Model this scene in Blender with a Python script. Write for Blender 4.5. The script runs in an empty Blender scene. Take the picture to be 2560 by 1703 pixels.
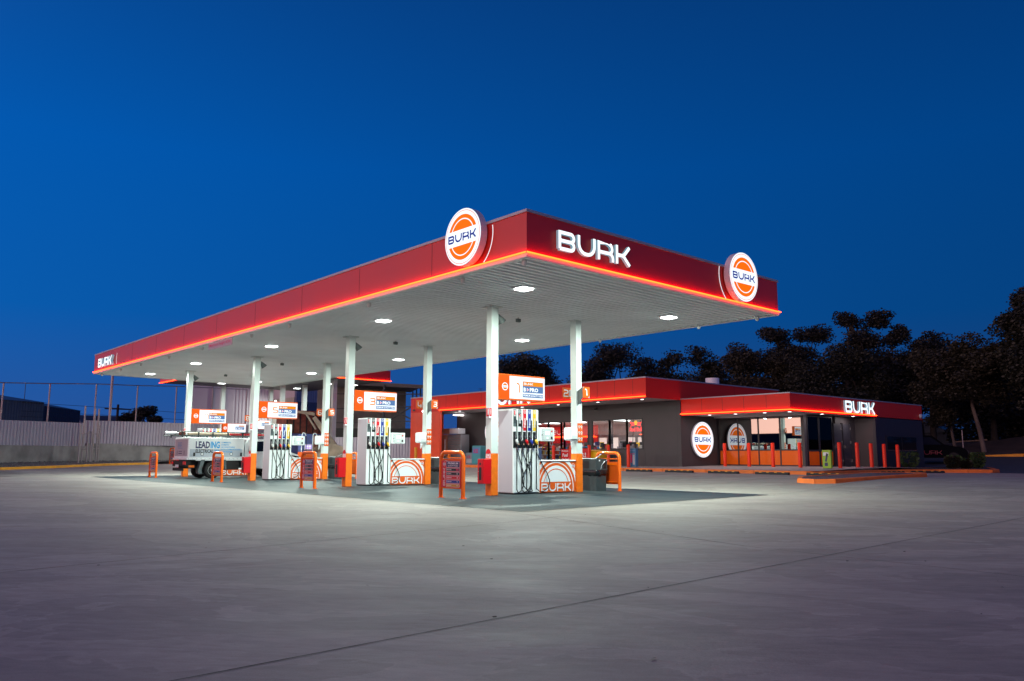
import bpy, math, random
from mathutils import Vector, Matrix
R = math.radians
scene = bpy.context.scene
COL = scene.collection
random.seed(7)

# ------------------------------------------------------------------ camera
CAM = Vector((-10.9536, -12.0516, 1.1))
yaw, pit, rol = 0.719, 0.1418, 0.0019
fw = Vector((math.sin(yaw)*math.cos(pit), math.cos(yaw)*math.cos(pit), math.sin(pit)))
rt = Vector((math.cos(yaw), -math.sin(yaw), 0)); up = rt.cross(fw)
r2 = rt*math.cos(rol)+up*math.sin(rol); u2 = -rt*math.sin(rol)+up*math.cos(rol)
cd = bpy.data.cameras.new("camera"); cam = bpy.data.objects.new("camera", cd); COL.objects.link(cam)
M = Matrix((r2, u2, -fw)).transposed().to_4x4(); M.translation = CAM
cam.matrix_world = M
cd.sensor_width = 36; cd.lens = 36*1996.14/2560; cd.clip_end = 3000
scene.camera = cam

# ------------------------------------------------------------------ world: blue dusk sky with the last glow low in the west (-X)
w = bpy.data.worlds.new("World"); scene.world = w; w.use_nodes = True
nt = w.node_tree; nt.nodes.clear()
N = nt.nodes.new; L = nt.links.new
def wmath(op, a, b=None, clamp=False):
    n = N('ShaderNodeMath'); n.operation = op; n.use_clamp = clamp
    for i, v in enumerate((a, b)):
        if v is None: continue
        if hasattr(v, 'node'): L(v, n.inputs[i])
        else: n.inputs[i].default_value = v
    return n.outputs[0]
tc = N('ShaderNodeTexCoord'); sp = N('ShaderNodeSeparateXYZ'); L(tc.outputs['Generated'], sp.inputs[0])
gx, gy, gz_ = sp.outputs
ramp = N('ShaderNodeValToRGB'); cr = ramp.color_ramp
L(wmath('MAXIMUM', gz_, 0.0), ramp.inputs[0])
cr.elements[0].position = 0.0; cr.elements[0].color = (.020, .066, .24, 1)
cr.elements[1].position = 1.0; cr.elements[1].color = (.004, .018, .07, 1)
for p_, c_ in ((.06, (.012, .066, .25, 1)), (.16, (.002, .072, .29, 1)), (.34, (.0005, .068, .30, 1)), (.62, (.002, .032, .15, 1))):
    e = cr.elements.new(p_); e.color = c_
west = wmath('ADD', wmath('MULTIPLY', gx, -.62), wmath('MULTIPLY', gy, .22))
fac = wmath('MINIMUM', wmath('MAXIMUM', wmath('ADD', 1.30, wmath('MULTIPLY', west, 1.0)), .34), 1.45)
vm = N('ShaderNodeVectorMath'); vm.operation = 'SCALE'; L(ramp.outputs[0], vm.inputs[0]); L(fac, vm.inputs['Scale'])
# glow lobe
g1 = wmath('MAXIMUM', wmath('ADD', wmath('MULTIPLY', gx, -.99), wmath('MULTIPLY', gy, .10)), 0.0)
g2 = wmath('POWER', g1, 3.0)
el = wmath('DIVIDE', wmath('ABSOLUTE', gz_), .31)
g3 = wmath('EXPONENT', wmath('MULTIPLY', wmath('MULTIPLY', el, el), -1.0))
gl = wmath('MULTIPLY', g2, g3)
vg = N('ShaderNodeVectorMath'); vg.operation = 'SCALE'; vg.inputs[0].default_value = (1.0, .56, .33); L(wmath('MULTIPLY', gl, 3.3), vg.inputs['Scale'])
# broad mauve twilight high in the sky opposite the view
r1 = wmath('MAXIMUM', wmath('ADD', wmath('ADD', wmath('MULTIPLY', gx, -.86), wmath('MULTIPLY', gy, .02)), wmath('MULTIPLY', gz_, .50)), 0.0)
vr = N('ShaderNodeVectorMath'); vr.operation = 'SCALE'; vr.inputs[0].default_value = (.38, .20, .17); L(wmath('POWER', r1, 3.0), vr.inputs['Scale'])
vq = N('ShaderNodeVectorMath'); vq.operation = 'ADD'; L(vg.outputs[0], vq.inputs[0]); L(vr.outputs[0], vq.inputs[1])
va = N('ShaderNodeVectorMath'); va.operation = 'ADD'; L(vm.outputs[0], va.inputs[0]); L(vq.outputs[0], va.inputs[1])
bg = N('ShaderNodeBackground'); L(va.outputs[0], bg.inputs[0]); bg.inputs[1].default_value = 1.0
wo = N('ShaderNodeOutputWorld'); L(bg.outputs[0], wo.inputs[0])

scene.view_settings.view_transform = 'Standard'; scene.view_settings.look = 'None'
scene.view_settings.exposure = 0; scene.view_settings.gamma = 1
scene.cycles.use_denoising = True
scene.cycles.sample_clamp_indirect = 6
scene.cycles.max_bounces = 6; scene.cycles.transparent_max_bounces = 12

# ------------------------------------------------------------------ materials
MATS = {}
def mat(name, col, rough=.5, metal=0., emit=0., ecol=None, noise=0., nscale=3., bump=0., bscale=40., spec=.5, stretch=None):
    m = bpy.data.materials.new(name); m.use_nodes = True; t = m.node_tree; b = t.nodes['Principled BSDF']
    b.inputs['Base Color'].default_value = (*col, 1); b.inputs['Roughness'].default_value = rough
    b.inputs['Metallic'].default_value = metal; b.inputs['Specular IOR Level'].default_value = spec
    if emit: b.inputs['Emission Color'].default_value = (*(ecol or col), 1); b.inputs['Emission Strength'].default_value = emit
    co = t.nodes.new('ShaderNodeTexCoord'); src = co.outputs['Object']
    if stretch:
        mp = t.nodes.new('ShaderNodeMapping'); mp.inputs['Scale'].default_value = stretch; t.links.new(src, mp.inputs[0]); src = mp.outputs[0]
    nz = t.nodes.new('ShaderNodeTexNoise'); nz.inputs['Scale'].default_value = nscale; nz.inputs['Detail'].default_value = 5
    t.links.new(src, nz.inputs['Vector'])
    if noise:
        mr = t.nodes.new('ShaderNodeMapRange'); mr.inputs[1].default_value = .3; mr.inputs[2].default_value = .7
        mr.inputs[3].default_value = 1-noise; mr.inputs[4].default_value = 1+noise
        t.links.new(nz.outputs[0], mr.inputs[0])
        vmm = t.nodes.new('ShaderNodeVectorMath'); vmm.operation = 'SCALE'; vmm.inputs[0].default_value = col
        t.links.new(mr.outputs[0], vmm.inputs['Scale']); t.links.new(vmm.outputs[0], b.inputs['Base Color'])
    mr2 = t.nodes.new('ShaderNodeMapRange'); mr2.inputs[3].default_value = max(0, rough-.07); mr2.inputs[4].default_value = min(1, rough+.07)
    t.links.new(nz.outputs[0], mr2.inputs[0]); t.links.new(mr2.outputs[0], b.inputs['Roughness'])
    if bump:
        nb = t.nodes.new('ShaderNodeTexNoise'); nb.inputs['Scale'].default_value = bscale; nb.inputs['Detail'].default_value = 6
        t.links.new(co.outputs['Object'], nb.inputs['Vector'])
        bm = t.nodes.new('ShaderNodeBump'); bm.inputs['Strength'].default_value = bump; bm.inputs['Distance'].default_value = .02
        t.links.new(nb.outputs[0], bm.inputs['Height']); t.links.new(bm.outputs[0], b.inputs['Normal'])
    MATS[name] = m; return m
mat('white_metal', (.62, .68, .66), .35, noise=.05, nscale=2)
mat('white_paint', (.84, .87, .88), .3, noise=.03)
mat('soffit', (.80, .85, .87), .42, noise=.06, nscale=.8)
mat('red_fascia', (.66, .018, .008), .38, noise=.05, nscale=.5, spec=.75)
mat('red_shop', (.80, .026, .012), .4, noise=.04, nscale=.6, spec=.3)
mat('fascia_gap', (.05, .004, .004), .6)
mat('drum', (.66, .62, .70), .35)
mat('cap_metal', (.45, .45, .50), .4, .3)
mat('orange', (.86, .17, .008), .35, noise=.10, nscale=7, bump=.05)
mat('orange_gloss', (.88, .14, .006), .18)
mat('orange_print', (.74, .11, .01), .3)
mat('portal', (.88, .085, .03), .4, noise=.04)
mat('red_paint', (.60, .004, .008), .3)
mat('red_print', (.66, .01, .02), .35)
mat('bollard_red', (.80, .032, .004), .35, spec=.3)
mat('blue_print', (.012, .035, .30), .35)
mat('navy', (.03, .03, .12), .4)
mat('yellow_print', (.80, .48, .01), .35)
mat('ochre', (.62, .33, .05), .4)
mat('black_print', (.012, .014, .016), .35)
mat('grey_print', (.10, .13, .14), .4)
mat('white_print', (.75, .77, .80), .35)
mat('steel_blue', (.13, .24, .47), .4)
mat('rubber', (.012, .013, .014), .55)
mat('black_plastic', (.018, .022, .024), .35)
mat('bin_grey', (.035, .05, .055), .38, noise=.15, nscale=8)
mat('bag', (.01, .012, .014), .15)
mat('chrome', (.7, .7, .72), .2, 1.)
mat('alu', (.85, .88, .89), .4, .0, noise=.1, nscale=20)
mat('lavender', (.46, .41, .46), .45)
mat('dark_wall', (.062, .050, .054), .55, noise=.08, nscale=1.5)
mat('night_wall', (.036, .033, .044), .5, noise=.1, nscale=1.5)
mat('frame_dark', (.025, .022, .026), .4)
mat('ceil', (.55, .52, .52), .6)
mat('ceil_panel', (.42, .40, .41), .6, noise=.1)
mat('kerb_orange', (.78, .17, .02), .55, noise=.16, nscale=2.2, bump=.3, bscale=18)
mat('kerb_yellow', (.80, .34, .02), .55, noise=.14, nscale=2.2, bump=.3, bscale=18)
mat('path', (.30, .28, .27), .6, noise=.14, nscale=1.3, bump=.2)
mat('gravel', (.16, .15, .14), .9, noise=.5, nscale=14, bump=1., bscale=12)
mat('soil', (.045, .030, .028), .9, noise=.4, nscale=5, bump=1., bscale=8)
mat('bank', (.035, .022, .018), .95, noise=.5, nscale=1.2, bump=1., bscale=3)
mat('asphalt', (.055, .060, .068), .55, noise=.2, nscale=.8, bump=.4, bscale=60, stretch=(1, .4, 1))
mat('joint', (.025, .022, .022), .9)
mat('line_white', (.45, .44, .44), .6)
mat('fence_sheet', (.52, .46, .52), .5, noise=.06, nscale=1)
mat('fence_post', (.35, .32, .34), .5)
mat('galv', (.38, .33, .33), .4, .5)
mat('concrete_wall', (.32, .30, .28), .75, noise=.35, nscale=.9, bump=.3)
mat('shed_blue', (.10, .12, .16), .5, noise=.1)
mat('shed_dark', (.035, .05, .09), .5, noise=.1)
mat('ware_light', (.52, .46, .50), .55, noise=.06, nscale=.3)
mat('ware_grey', (.22, .20, .24), .6, noise=.1)
mat('ware_cream', (.40, .38, .33), .6, noise=.1)
mat('shed_frame', (.07, .072, .07), .6)
mat('shed_in', (.16, .17, .15), .7, noise=.3, nscale=1)
mat('rust', (.20, .055, .035), .8, noise=.5, nscale=3)
mat('cab_blue', (.07, .09, .24), .45, noise=.2)
mat('log', (.20, .14, .10), .8)
mat('boom', (.33, .25, .18), .6, noise=.25, nscale=3)
mat('track', (.02, .018, .018), .8)
mat('cardboard', (.48, .26, .17), .6, noise=.1)
mat('cage', (.25, .26, .28), .4, .6)
mat('ice_teal', (.08, .33, .38), .4)
mat('ice_grey', (.22, .28, .33), .4)
mat('trunk', (.12, .095, .085), .8, noise=.35, nscale=2.5, bump=.5, bscale=9, stretch=(1, 1, .3))
mat('trunk_dark', (.03, .024, .021), .85, noise=.3, nscale=2)
mat('leaf_a', (.009, .011, .005), .6, noise=.3, nscale=.6)
mat('leaf_b', (.006, .007, .005), .6, noise=.3, nscale=.6)
mat('leaf_c', (.015, .014, .006), .6, noise=.3, nscale=.6)
mat('shrub_green', (.05, .09, .03), .6, noise=.3, nscale=3)
mat('car_paint', (.004, .005, .008), .5, spec=.02)
mat('reflection_paint', (.30, .012, .05), .4)
mat('car_glass', (.006, .012, .03), .4, spec=.05)
mat('dark_glass', (.006, .008, .012), .06)
mat('tyre', (.012, .012, .012), .75)
mat('timber', (.30, .18, .11), .7)
mat('lime', (.30, .50, .03), .4)
mat('sign_blue', (.05, .16, .30), .4)
mat('pink_print', (.60, .02, .12), .4)
mat('cyan_print', (.01, .38, .80), .4)
mat('pale_grey', (.50, .55, .62), .4)
mat('cam_white', (.6, .6, .6), .4)
mat('speaker_grey', (.10, .12, .12), .5)
mat('wstop', (.014, .013, .014), .7)
mat('wstop_yellow', (.75, .30, .02), .6)
mat('floor_in', (.35, .34, .32), .35)
mat('wood', (.35, .17, .08), .5)
mat('skin', (.45, .25, .18), .6)
mat('hivis', (.05, .35, .45), .6)
# things that give off light
mat('led', (0, 0, 0), .5, emit=1., ecol=(13., .62, .07))
mat('lamp_white', (.8, .8, .8), .5, emit=9., ecol=(.92, 1., .97))
mat('lamp_warm', (.8, .8, .8), .5, emit=8., ecol=(1., .93, .92))
mat('e_white', (.1, .1, .1), .4, emit=1.12, ecol=(.88, .97, 1.05), spec=.08)
mat('e_letter', (.6, .6, .6), .4, emit=1.3, ecol=(.86, .98, 1.), spec=.08)
mat('e_letter_side', (.30, .36, .38), .4, emit=.30, ecol=(.4, .8, .95), spec=.08)
mat('e_orange', (.2, .04, .0), .4, emit=1.0, ecol=(1., .165, .002), spec=.08)
mat('e_orange_soft', (.15, .02, .0), .4, emit=.85, ecol=(.95, .12, .012), spec=.08)
mat('e_blue', (.0, .005, .05), .4, emit=.40, ecol=(.0, .045, .62), spec=.08)
mat('e_steel', (.02, .04, .08), .4, emit=.5, ecol=(.16, .33, .74), spec=.08)
mat('e_ochre', (.1, .04, .0), .4, emit=.85, ecol=(.98, .28, .01), spec=.08)
mat('e_pinkred', (.5, .05, .1), .4, emit=.7, ecol=(.85, .06, .12), spec=.08)
mat('e_screen', (.4, .4, .5), .3, emit=.95, ecol=(.78, .78, 1.), spec=.08)
mat('e_violet', (.3, .2, .5), .3, emit=.9, ecol=(.55, .35, .95), spec=.08)
mat('e_panel', (.5, .4, .4), .5, emit=.85, ecol=(1., .80, .70), spec=.08)
mat('e_neon_red', (.3, 0, 0), .4, emit=2.6, ecol=(1., .045, .05), spec=.08)
mat('e_neon_yel', (.3, .2, 0), .4, emit=1.3, ecol=(1., .52, .05), spec=.08)
mat('e_red', (.3, .01, .01), .5, emit=.42, ecol=(.9, .045, .04), spec=.08)
mat('e_green', (.05, .3, .05), .5, emit=.6, ecol=(.25, .85, .25), spec=.08)

def floor_mat(name, col, rough, dark, tint):
    m = bpy.data.materials.new(name); m.use_nodes = True; t = m.node_tree; b = t.nodes['Principled BSDF']; n = t.nodes.new; l = t.links.new; b.inputs['Specular IOR Level'].default_value = .3
    co = n('ShaderNodeTexCoord'); mp = n('ShaderNodeMapping'); mp.inputs['Rotation'].default_value = (0, 0, R(-42)); l(co.outputs['Object'], mp.inputs[0])
    def noise(sc, sx, sy, det, dist=0.):
        m2 = n('ShaderNodeMapping'); m2.inputs['Scale'].default_value = (sx, sy, 1); l(mp.outputs[0], m2.inputs[0])
        q = n('ShaderNodeTexNoise'); q.inputs['Scale'].default_value = sc; q.inputs['Detail'].default_value = det; q.inputs['Distortion'].default_value = dist
        q.inputs['Roughness'].default_value = .6
        l(m2.outputs[0], q.inputs['Vector']); return q.outputs[0]
    def rng(s, a, b_, c, d):
        q = n('ShaderNodeMapRange'); l(s, q.inputs[0])
        for i, v in enumerate((a, b_, c, d)): q.inputs[i+1].default_value = v
        return q.outputs[0]
    def mul(a, b_):
        q = n('ShaderNodeMath'); q.operation = 'MULTIPLY'; l(a, q.inputs[0]); l(b_, q.inputs[1]); return q.outputs[0]
    A = rng(noise(.30, 1.6, .7, 9, 1.0), .35, .65, 1-dark*.6, 1+dark*.4)
    B = rng(noise(1.3, 2.0, .9, 9, .8), .3, .7, 1-dark*.6, 1+dark*.5)
    C_ = rng(noise(5., 2.6, .9, 9, .6), .3, .7, .86, 1.12)
    D_ = rng(noise(26., 1., 1., 3), .24, .31, .55, 1.)
    E_ = rng(noise(1.0, 3.2, .8, 10, .8), .34, .66, 1-dark*.9, 1+dark*.8); F_ = rng(noise(90., 1., 1., 2), .3, .7, .93, 1.07)
    S = mul(mul(mul(A, E_), mul(B, F_)), mul(C_, D_))
    # swirl edges left by washing: thin light contours
    sw = noise(.20, 1.5, .9, 5, 1.8)
    q = n('ShaderNodeMath'); q.operation = 'SUBTRACT'; l(sw, q.inputs[0]); q.inputs[1].default_value = .52
    q2 = n('ShaderNodeMath'); q2.operation = 'ABSOLUTE'; l(q.outputs[0], q2.inputs[0])
    S = mul(S, rng(q2.outputs[0], 0., .006, 1.14, 1.))
    st = n('ShaderNodeMapRange'); l(sw, st.inputs[0]); st.inputs[1].default_value = .515; st.inputs[2].default_value = .525; st.inputs[3].default_value = .90; st.inputs[4].default_value = 1.04
    S = mul(S, st.outputs[0])
    v = n('ShaderNodeVectorMath'); v.operation = 'SCALE'; v.inputs[0].default_value = col; l(S, v.inputs['Scale'])
    mx = n('ShaderNodeMix'); mx.data_type = 'RGBA'; mx.blend_type = 'MULTIPLY'; mx.inputs[0].default_value = 1.
    cr = n('ShaderNodeValToRGB'); cr.color_ramp.elements[0].position = .4; cr.color_ramp.elements[1].position = .62
    cr.color_ramp.elements[0].color = (*tint, 1); cr.color_ramp.elements[1].color = (1, 1, 1, 1)
    l(noise(.16, 1., 1., 3), cr.inputs[0]); l(v.outputs[0], mx.inputs[6]); l(cr.outputs[0], mx.inputs[7])
    l(mx.outputs[2], b.inputs['Base Color'])
    l(rng(noise(.8, 2.2, 1., 5), .3, .7, rough-.04, rough+.05), b.inputs['Roughness'])
    bp = n('ShaderNodeBump'); bp.inputs['Strength'].default_value = .25; bp.inputs['Distance'].default_value = .01
    l(noise(30., 1., 1., 5), bp.inputs['Height']); l(bp.outputs[0], b.inputs['Normal'])
    MATS[name] = m
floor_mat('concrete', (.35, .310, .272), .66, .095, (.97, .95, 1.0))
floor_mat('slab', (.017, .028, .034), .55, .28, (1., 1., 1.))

def glass_mat(name, tint, ior=1.6):
    m = bpy.data.materials.new(name); m.use_nodes = True; t = m.node_tree; t.nodes.clear()
    o = t.nodes.new('ShaderNodeOutputMaterial'); mx = t.nodes.new('ShaderNodeMixShader'); fr = t.nodes.new('ShaderNodeFresnel'); ge = t.nodes.new('ShaderNodeNewGeometry'); pw = t.nodes.new('ShaderNodeMix'); pw.inputs[2].default_value = ior; pw.inputs[3].default_value = 1/ior; t.links.new(ge.outputs['Backfacing'], pw.inputs[0]); t.links.new(pw.outputs[0], fr.inputs[0])
    tr = t.nodes.new('ShaderNodeBsdfTransparent'); tr.inputs[0].default_value = (*tint, 1); g = t.nodes.new('ShaderNodeBsdfGlossy'); g.inputs['Roughness'].default_value = .01
    t.links.new(fr.outputs[0], mx.inputs[0]); t.links.new(tr.outputs[0], mx.inputs[1]); t.links.new(g.outputs[0], mx.inputs[2]); t.links.new(mx.outputs[0], o.inputs[0])
    MATS[name] = m
glass_mat('glass_clear', (.85, .87, .88), 1.45)
glass_mat('glass_tint', (.10, .11, .12), 5.2)
glass_mat('glass_black', (.03, .03, .035), 1.22)

# ------------------------------------------------------------------ mesh builder
class MB:
    def __init__(s): s.v = []; s.f = []; s.m = []; s.sm = []; s.names = []
    def mi(s, m):
        if m not in s.names: s.names.append(m)
        return s.names.index(m)
    def face(s, pts, m, smooth=False):
        b = len(s.v); s.v += [tuple(p) for p in pts]; s.f.append(tuple(range(b, b+len(pts)))); s.m.append(s.mi(m)); s.sm.append(smooth)
    def mesh(s, vs, fs, m, smooth=False):
        b = len(s.v); s.v += [tuple(p) for p in vs]; i = s.mi(m)
        for f in fs: s.f.append(tuple(b+k for k in f)); s.m.append(i); s.sm.append(smooth)
    def box(s, x0, x1, y0, y1, z0, z1, m, bev=0.):
        if bev > 0:
            return s.bbox(x0, x1, y0, y1, z0, z1, m, bev)
        v = [(x, y, z) for z in (z0, z1) for y in (y0, y1) for x in (x0, x1)]
        s.mesh(v, [(0, 2, 3, 1), (4, 5, 7, 6), (0, 1, 5, 4), (2, 6, 7, 3), (0, 4, 6, 2), (1, 3, 7, 5)], m)
    def bbox(s, x0, x1, y0, y1, z0, z1, m, b):
        # chamfered box: vertical prism rings
        def ring(i, z): return [(x0+i+b*0, y0+i+b, z), (x0+i+b, y0+i, z), (x1-i-b, y0+i, z), (x1-i, y0+i+b, z), (x1-i, y1-i-b, z), (x1-i-b, y1-i, z), (x0+i+b, y1-i, z), (x0+i, y1-i-b, z)]
        rs = [ring(b*.7, z0), ring(0, z0+b), ring(0, z1-b), ring(b*.7, z1)]
        v = [p for r in rs for p in r]; f = []
        for k in range(3):
            for i in range(8): f.append((k*8+i, k*8+(i+1) % 8, k*8+8+(i+1) % 8, k*8+8+i))
        f.append(tuple(range(7, -1, -1))); f.append(tuple(range(24, 32)))
        s.mesh(v, f, m)
    def prism(s, poly, axis, a, b, m, cap=None):
        # poly 2D extruded along axis from a to b
        def P(u, w_, t): return {'x': (t, u, w_), 'y': (u, t, w_), 'z': (u, w_, t)}[axis]
        n = len(poly); v = [P(u, w_, a) for u, w_ in poly]+[P(u, w_, b) for u, w_ in poly]
        s.mesh(v, [(i, (i+1) % n, n+(i+1) % n, n+i) for i in range(n)], m)
        s.mesh(v, [tuple(range(n-1, -1, -1)), tuple(range(n, 2*n))], cap or m)
    def cyl(s, p0, p1, r0, m, r1=None, n=16, caps=True, smooth=True):
        s.tube([p0, p1], [r0, r0 if r1 is None else r1], m, n, caps, smooth)
    def tube(s, pts, r, m, n=10, caps=True, smooth=True):
        pts = [Vector(p) for p in pts]; k = len(pts)
        rs = r if isinstance(r, (list, tuple)) else [r]*k
        d0 = (pts[1]-pts[0]).normalized(); a = Vector((0, 0, 1)) if abs(d0.z) < .9 else Vector((1, 0, 0))
        u = d0.cross(a).normalized(); v = []
        for i, p in enumerate(pts):
            d = (pts[min(i+1, k-1)]-pts[max(i-1, 0)]).normalized()
            u = (u-d*u.dot(d)).normalized(); w_ = d.cross(u)
            for j in range(n):
                t = 2*math.pi*j/n; v.append(p+(u*math.cos(t)+w_*math.sin(t))*rs[i])
        f = [(i*n+j, i*n+(j+1) % n, (i+1)*n+(j+1) % n, (i+1)*n+j) for i in range(k-1) for j in range(n)]
        s.mesh(v, f, m, smooth)
        if caps: s.mesh(v, [tuple(range(n-1, -1, -1)), tuple(range((k-1)*n, k*n))], m)
    def lathe(s, prof, c, m, n=20, smooth=True):
        v = []; k = len(prof)
        for r, z in prof:
            for j in range(n): t = 2*math.pi*j/n; v.append((c[0]+r*math.cos(t), c[1]+r*math.sin(t), c[2]+z))
        s.mesh(v, [(i*n+j, i*n+(j+1) % n, (i+1)*n+(j+1) % n, (i+1)*n+j) for i in range(k-1) for j in range(n)], m, smooth)
        s.mesh(v, [tuple(range(n-1, -1, -1)), tuple(range((k-1)*n, k*n))], m)
    def build(s, name, parent=None, off=(0, 0, 0), fn=None):
        me = bpy.data.meshes.new(name)
        vs = s.v
        if fn: vs = [fn(p) for p in vs]
        if off != (0, 0, 0): vs = [(p[0]-off[0], p[1]-off[1], p[2]-off[2]) for p in vs]
        me.from_pydata(vs, [], s.f)
        for n in s.names: me.materials.append(MATS[n])
        me.polygons.foreach_set('material_index', s.m); me.polygons.foreach_set('use_smooth', s.sm); me.update()
        o = bpy.data.objects.new(name, me); COL.objects.link(o)
        if parent: o.parent = parent
        return o

def tag(o, label=None, cat=None, group=None, kind=None):
    if label: o['label'] = label
    if cat: o['category'] = cat
    if group: o['group'] = group
    if kind: o['kind'] = kind
    return o
def empty(name, loc, label, cat, group=None, rz=0):
    o = bpy.data.objects.new(name, None); COL.objects.link(o); o.location = loc; o.rotation_euler = (0, 0, rz)
    o.empty_display_size = .2
    return tag(o, label, cat, group)
def kids(o): return [c for c in list(o.children)]
def copy_tree(o, loc=None, label=None, group=None):
    def cp(x, par):
        c = x.copy(); COL.objects.link(c)
        if par: c.parent = par
        for ch in kids(x): cp(ch, c)
        return c
    r = cp(o, None)
    if loc is not None: r.location = loc
    if label: r['label'] = label
    if group: r['group'] = group
    return r
def single(mb, name, loc, label, cat, group=None):
    o = mb.build(name, None, loc); o.location = loc; return tag(o, label, cat, group)

# ------------------------------------------------------------------ flat artwork in a frame (origin, u right, v up), w = outward
_tc = {}
def textgeo(txt, bold):
    k = (txt, bold)
    if k not in _tc:
        c = bpy.data.curves.new('t', 'FONT'); c.body = txt; c.size = 1; c.offset = bold; c.resolution_u = 2; c.fill_mode = 'FRONT'
        o = bpy.data.objects.new('t', c); me = bpy.data.meshes.new_from_object(o)
        vs = [(v.co.x, v.co.y) for v in me.vertices]; fs = [tuple(p.vertices) for p in me.polygons]
        bpy.data.objects.remove(o); bpy.data.curves.remove(c); bpy.data.meshes.remove(me)
        x0 = min(v[0] for v in vs); x1 = max(v[0] for v in vs); y0 = min(v[1] for v in vs); y1 = max(v[1] for v in vs)
        _tc[k] = (vs, fs, x0, x1, y0, y1)
    return _tc[k]
def arc(cx, cy, r, a0, a1, n=6):
    return [(cx+r*math.cos(R(a0+(a1-a0)*i/n)), cy+r*math.sin(R(a0+(a1-a0)*i/n))) for i in range(n+1)]
def offs(path, t, closed=False):
    n = len(path); Lp, Rp = [], []
    for i in range(n):
        a = path[(i-1) % n] if (closed or i > 0) else None; b = path[(i+1) % n] if (closed or i < n-1) else None; p = path[i]
        ds = []
        if a is not None: d = (p[0]-a[0], p[1]-a[1]); l_ = math.hypot(*d) or 1; ds.append((d[0]/l_, d[1]/l_))
        if b is not None: d = (b[0]-p[0], b[1]-p[1]); l_ = math.hypot(*d) or 1; ds.append((d[0]/l_, d[1]/l_))
        if len(ds) == 2:
            n1 = (-ds[0][1], ds[0][0]); n2 = (-ds[1][1], ds[1][0]); m = (n1[0]+n2[0], n1[1]+n2[1]); ml = math.hypot(*m) or 1; m = (m[0]/ml, m[1]/ml)
            k = t/2/max(.35, m[0]*n1[0]+m[1]*n1[1])
        else: m = (-ds[0][1], ds[0][0]); k = t/2
        Lp.append((p[0]+m[0]*k, p[1]+m[1]*k)); Rp.append((p[0]-m[0]*k, p[1]-m[1]*k))
    return Lp, Rp
def burk_paths(t):
    a = t/2; H = 1-a; G = {}
    w_ = 1.2-a; m = .5
    G['B'] = (1.2, [[(a, a), (a, H), (w_-.27, H)]+arc(w_-.24, (H+m)/2+.0, (H-m)/2, 90, -90, 8)+[(a, m)], [(w_-.24, m)]+arc(w_-.24, (m+a)/2, (m-a)/2, 90, -90, 8)+[(a, a)]])
    w_ = 1.32-a; r = .5
    G['U'] = (1.32, [[(a, 1), (a, a+r)]+arc(a+r, a+r, r, 180, 270, 7)+arc(w_-r, a+r, r, 270, 360, 7)+[(w_, 1)]])
    w_ = 1.25-a; m = .42
    G['R'] = (1.25, [[(a, 0), (a, H), (w_-.27, H)]+arc(w_-.29, (H+m)/2, (H-m)/2, 90, -90, 8)+[(a, m)], [(w_-.45, m)]+arc(w_-.26, m-.26, .26, 90, 0, 5)+[(w_, 0)]])
    w_ = 1.2
    G['K'] = (1.2, [[(a, 0), (a, 1)], [(a, .48), (.52, .48)]+[(.66, .54), (.78, .66), (w_-a*1.2, 1)], [(.52, .48), (.66, .42), (.80, .28), (w_-a*1.1, 0)]])
    return G
DIG = {'1': [[(.0, 1), (.22, .98), (.36, .86), (.40, .70), (.40, 0)]],
       '2': [[(.0, .92), (.55, .92)]+arc(.55, .72, .2, 90, -90, 5)+[(.2, .52)]+arc(.2, .30, .22, 90, 180, 3)+[(-.02, .08), (.8, .08)]],
       '3': [[(.0, .92), (.55, .92)]+arc(.57, .71, .21, 90, -90, 5)+[(.12, .5)], [(.57, .5)]+arc(.57, .29, .21, 90, -90, 5)+[(.0, .08)]],
       '4': [[(.05, 1), (.05, .55)]+arc(.25, .5, .2, 180, 270, 3)+[(.8, .3)], [(.62, .62), (.62, 0)]],
       '5': [[(.75, .92), (.05, .92), (.05, .54), (.55, .54)]+arc(.57, .31, .23, 90, -90, 5)+[(.0, .08)]],
       '6': [[(.7, .92), (.25, .92)]+arc(.27, .7, .22, 90, 180, 3)+[(.05, .3)]+arc(.27, .3, .22, 180, 270, 3)+[(.5, .08)]+arc(.5, .29, .21, -90, 90, 5)+[(.05, .5)]],
       '7': [[(.0, .92), (.6, .92)]+arc(.58, .74, .18, 90, 0, 4)+[(.76, 0)]],
       '8': [[(.2, .5), (.05, .35), (.05, .22), (.2, .08), (.6, .08), (.75, .22), (.75, .35), (.6, .5), (.2, .5), (.08, .62), (.08, .8), (.2, .92), (.6, .92), (.72, .8), (.72, .62), (.6, .5)]]}
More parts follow.
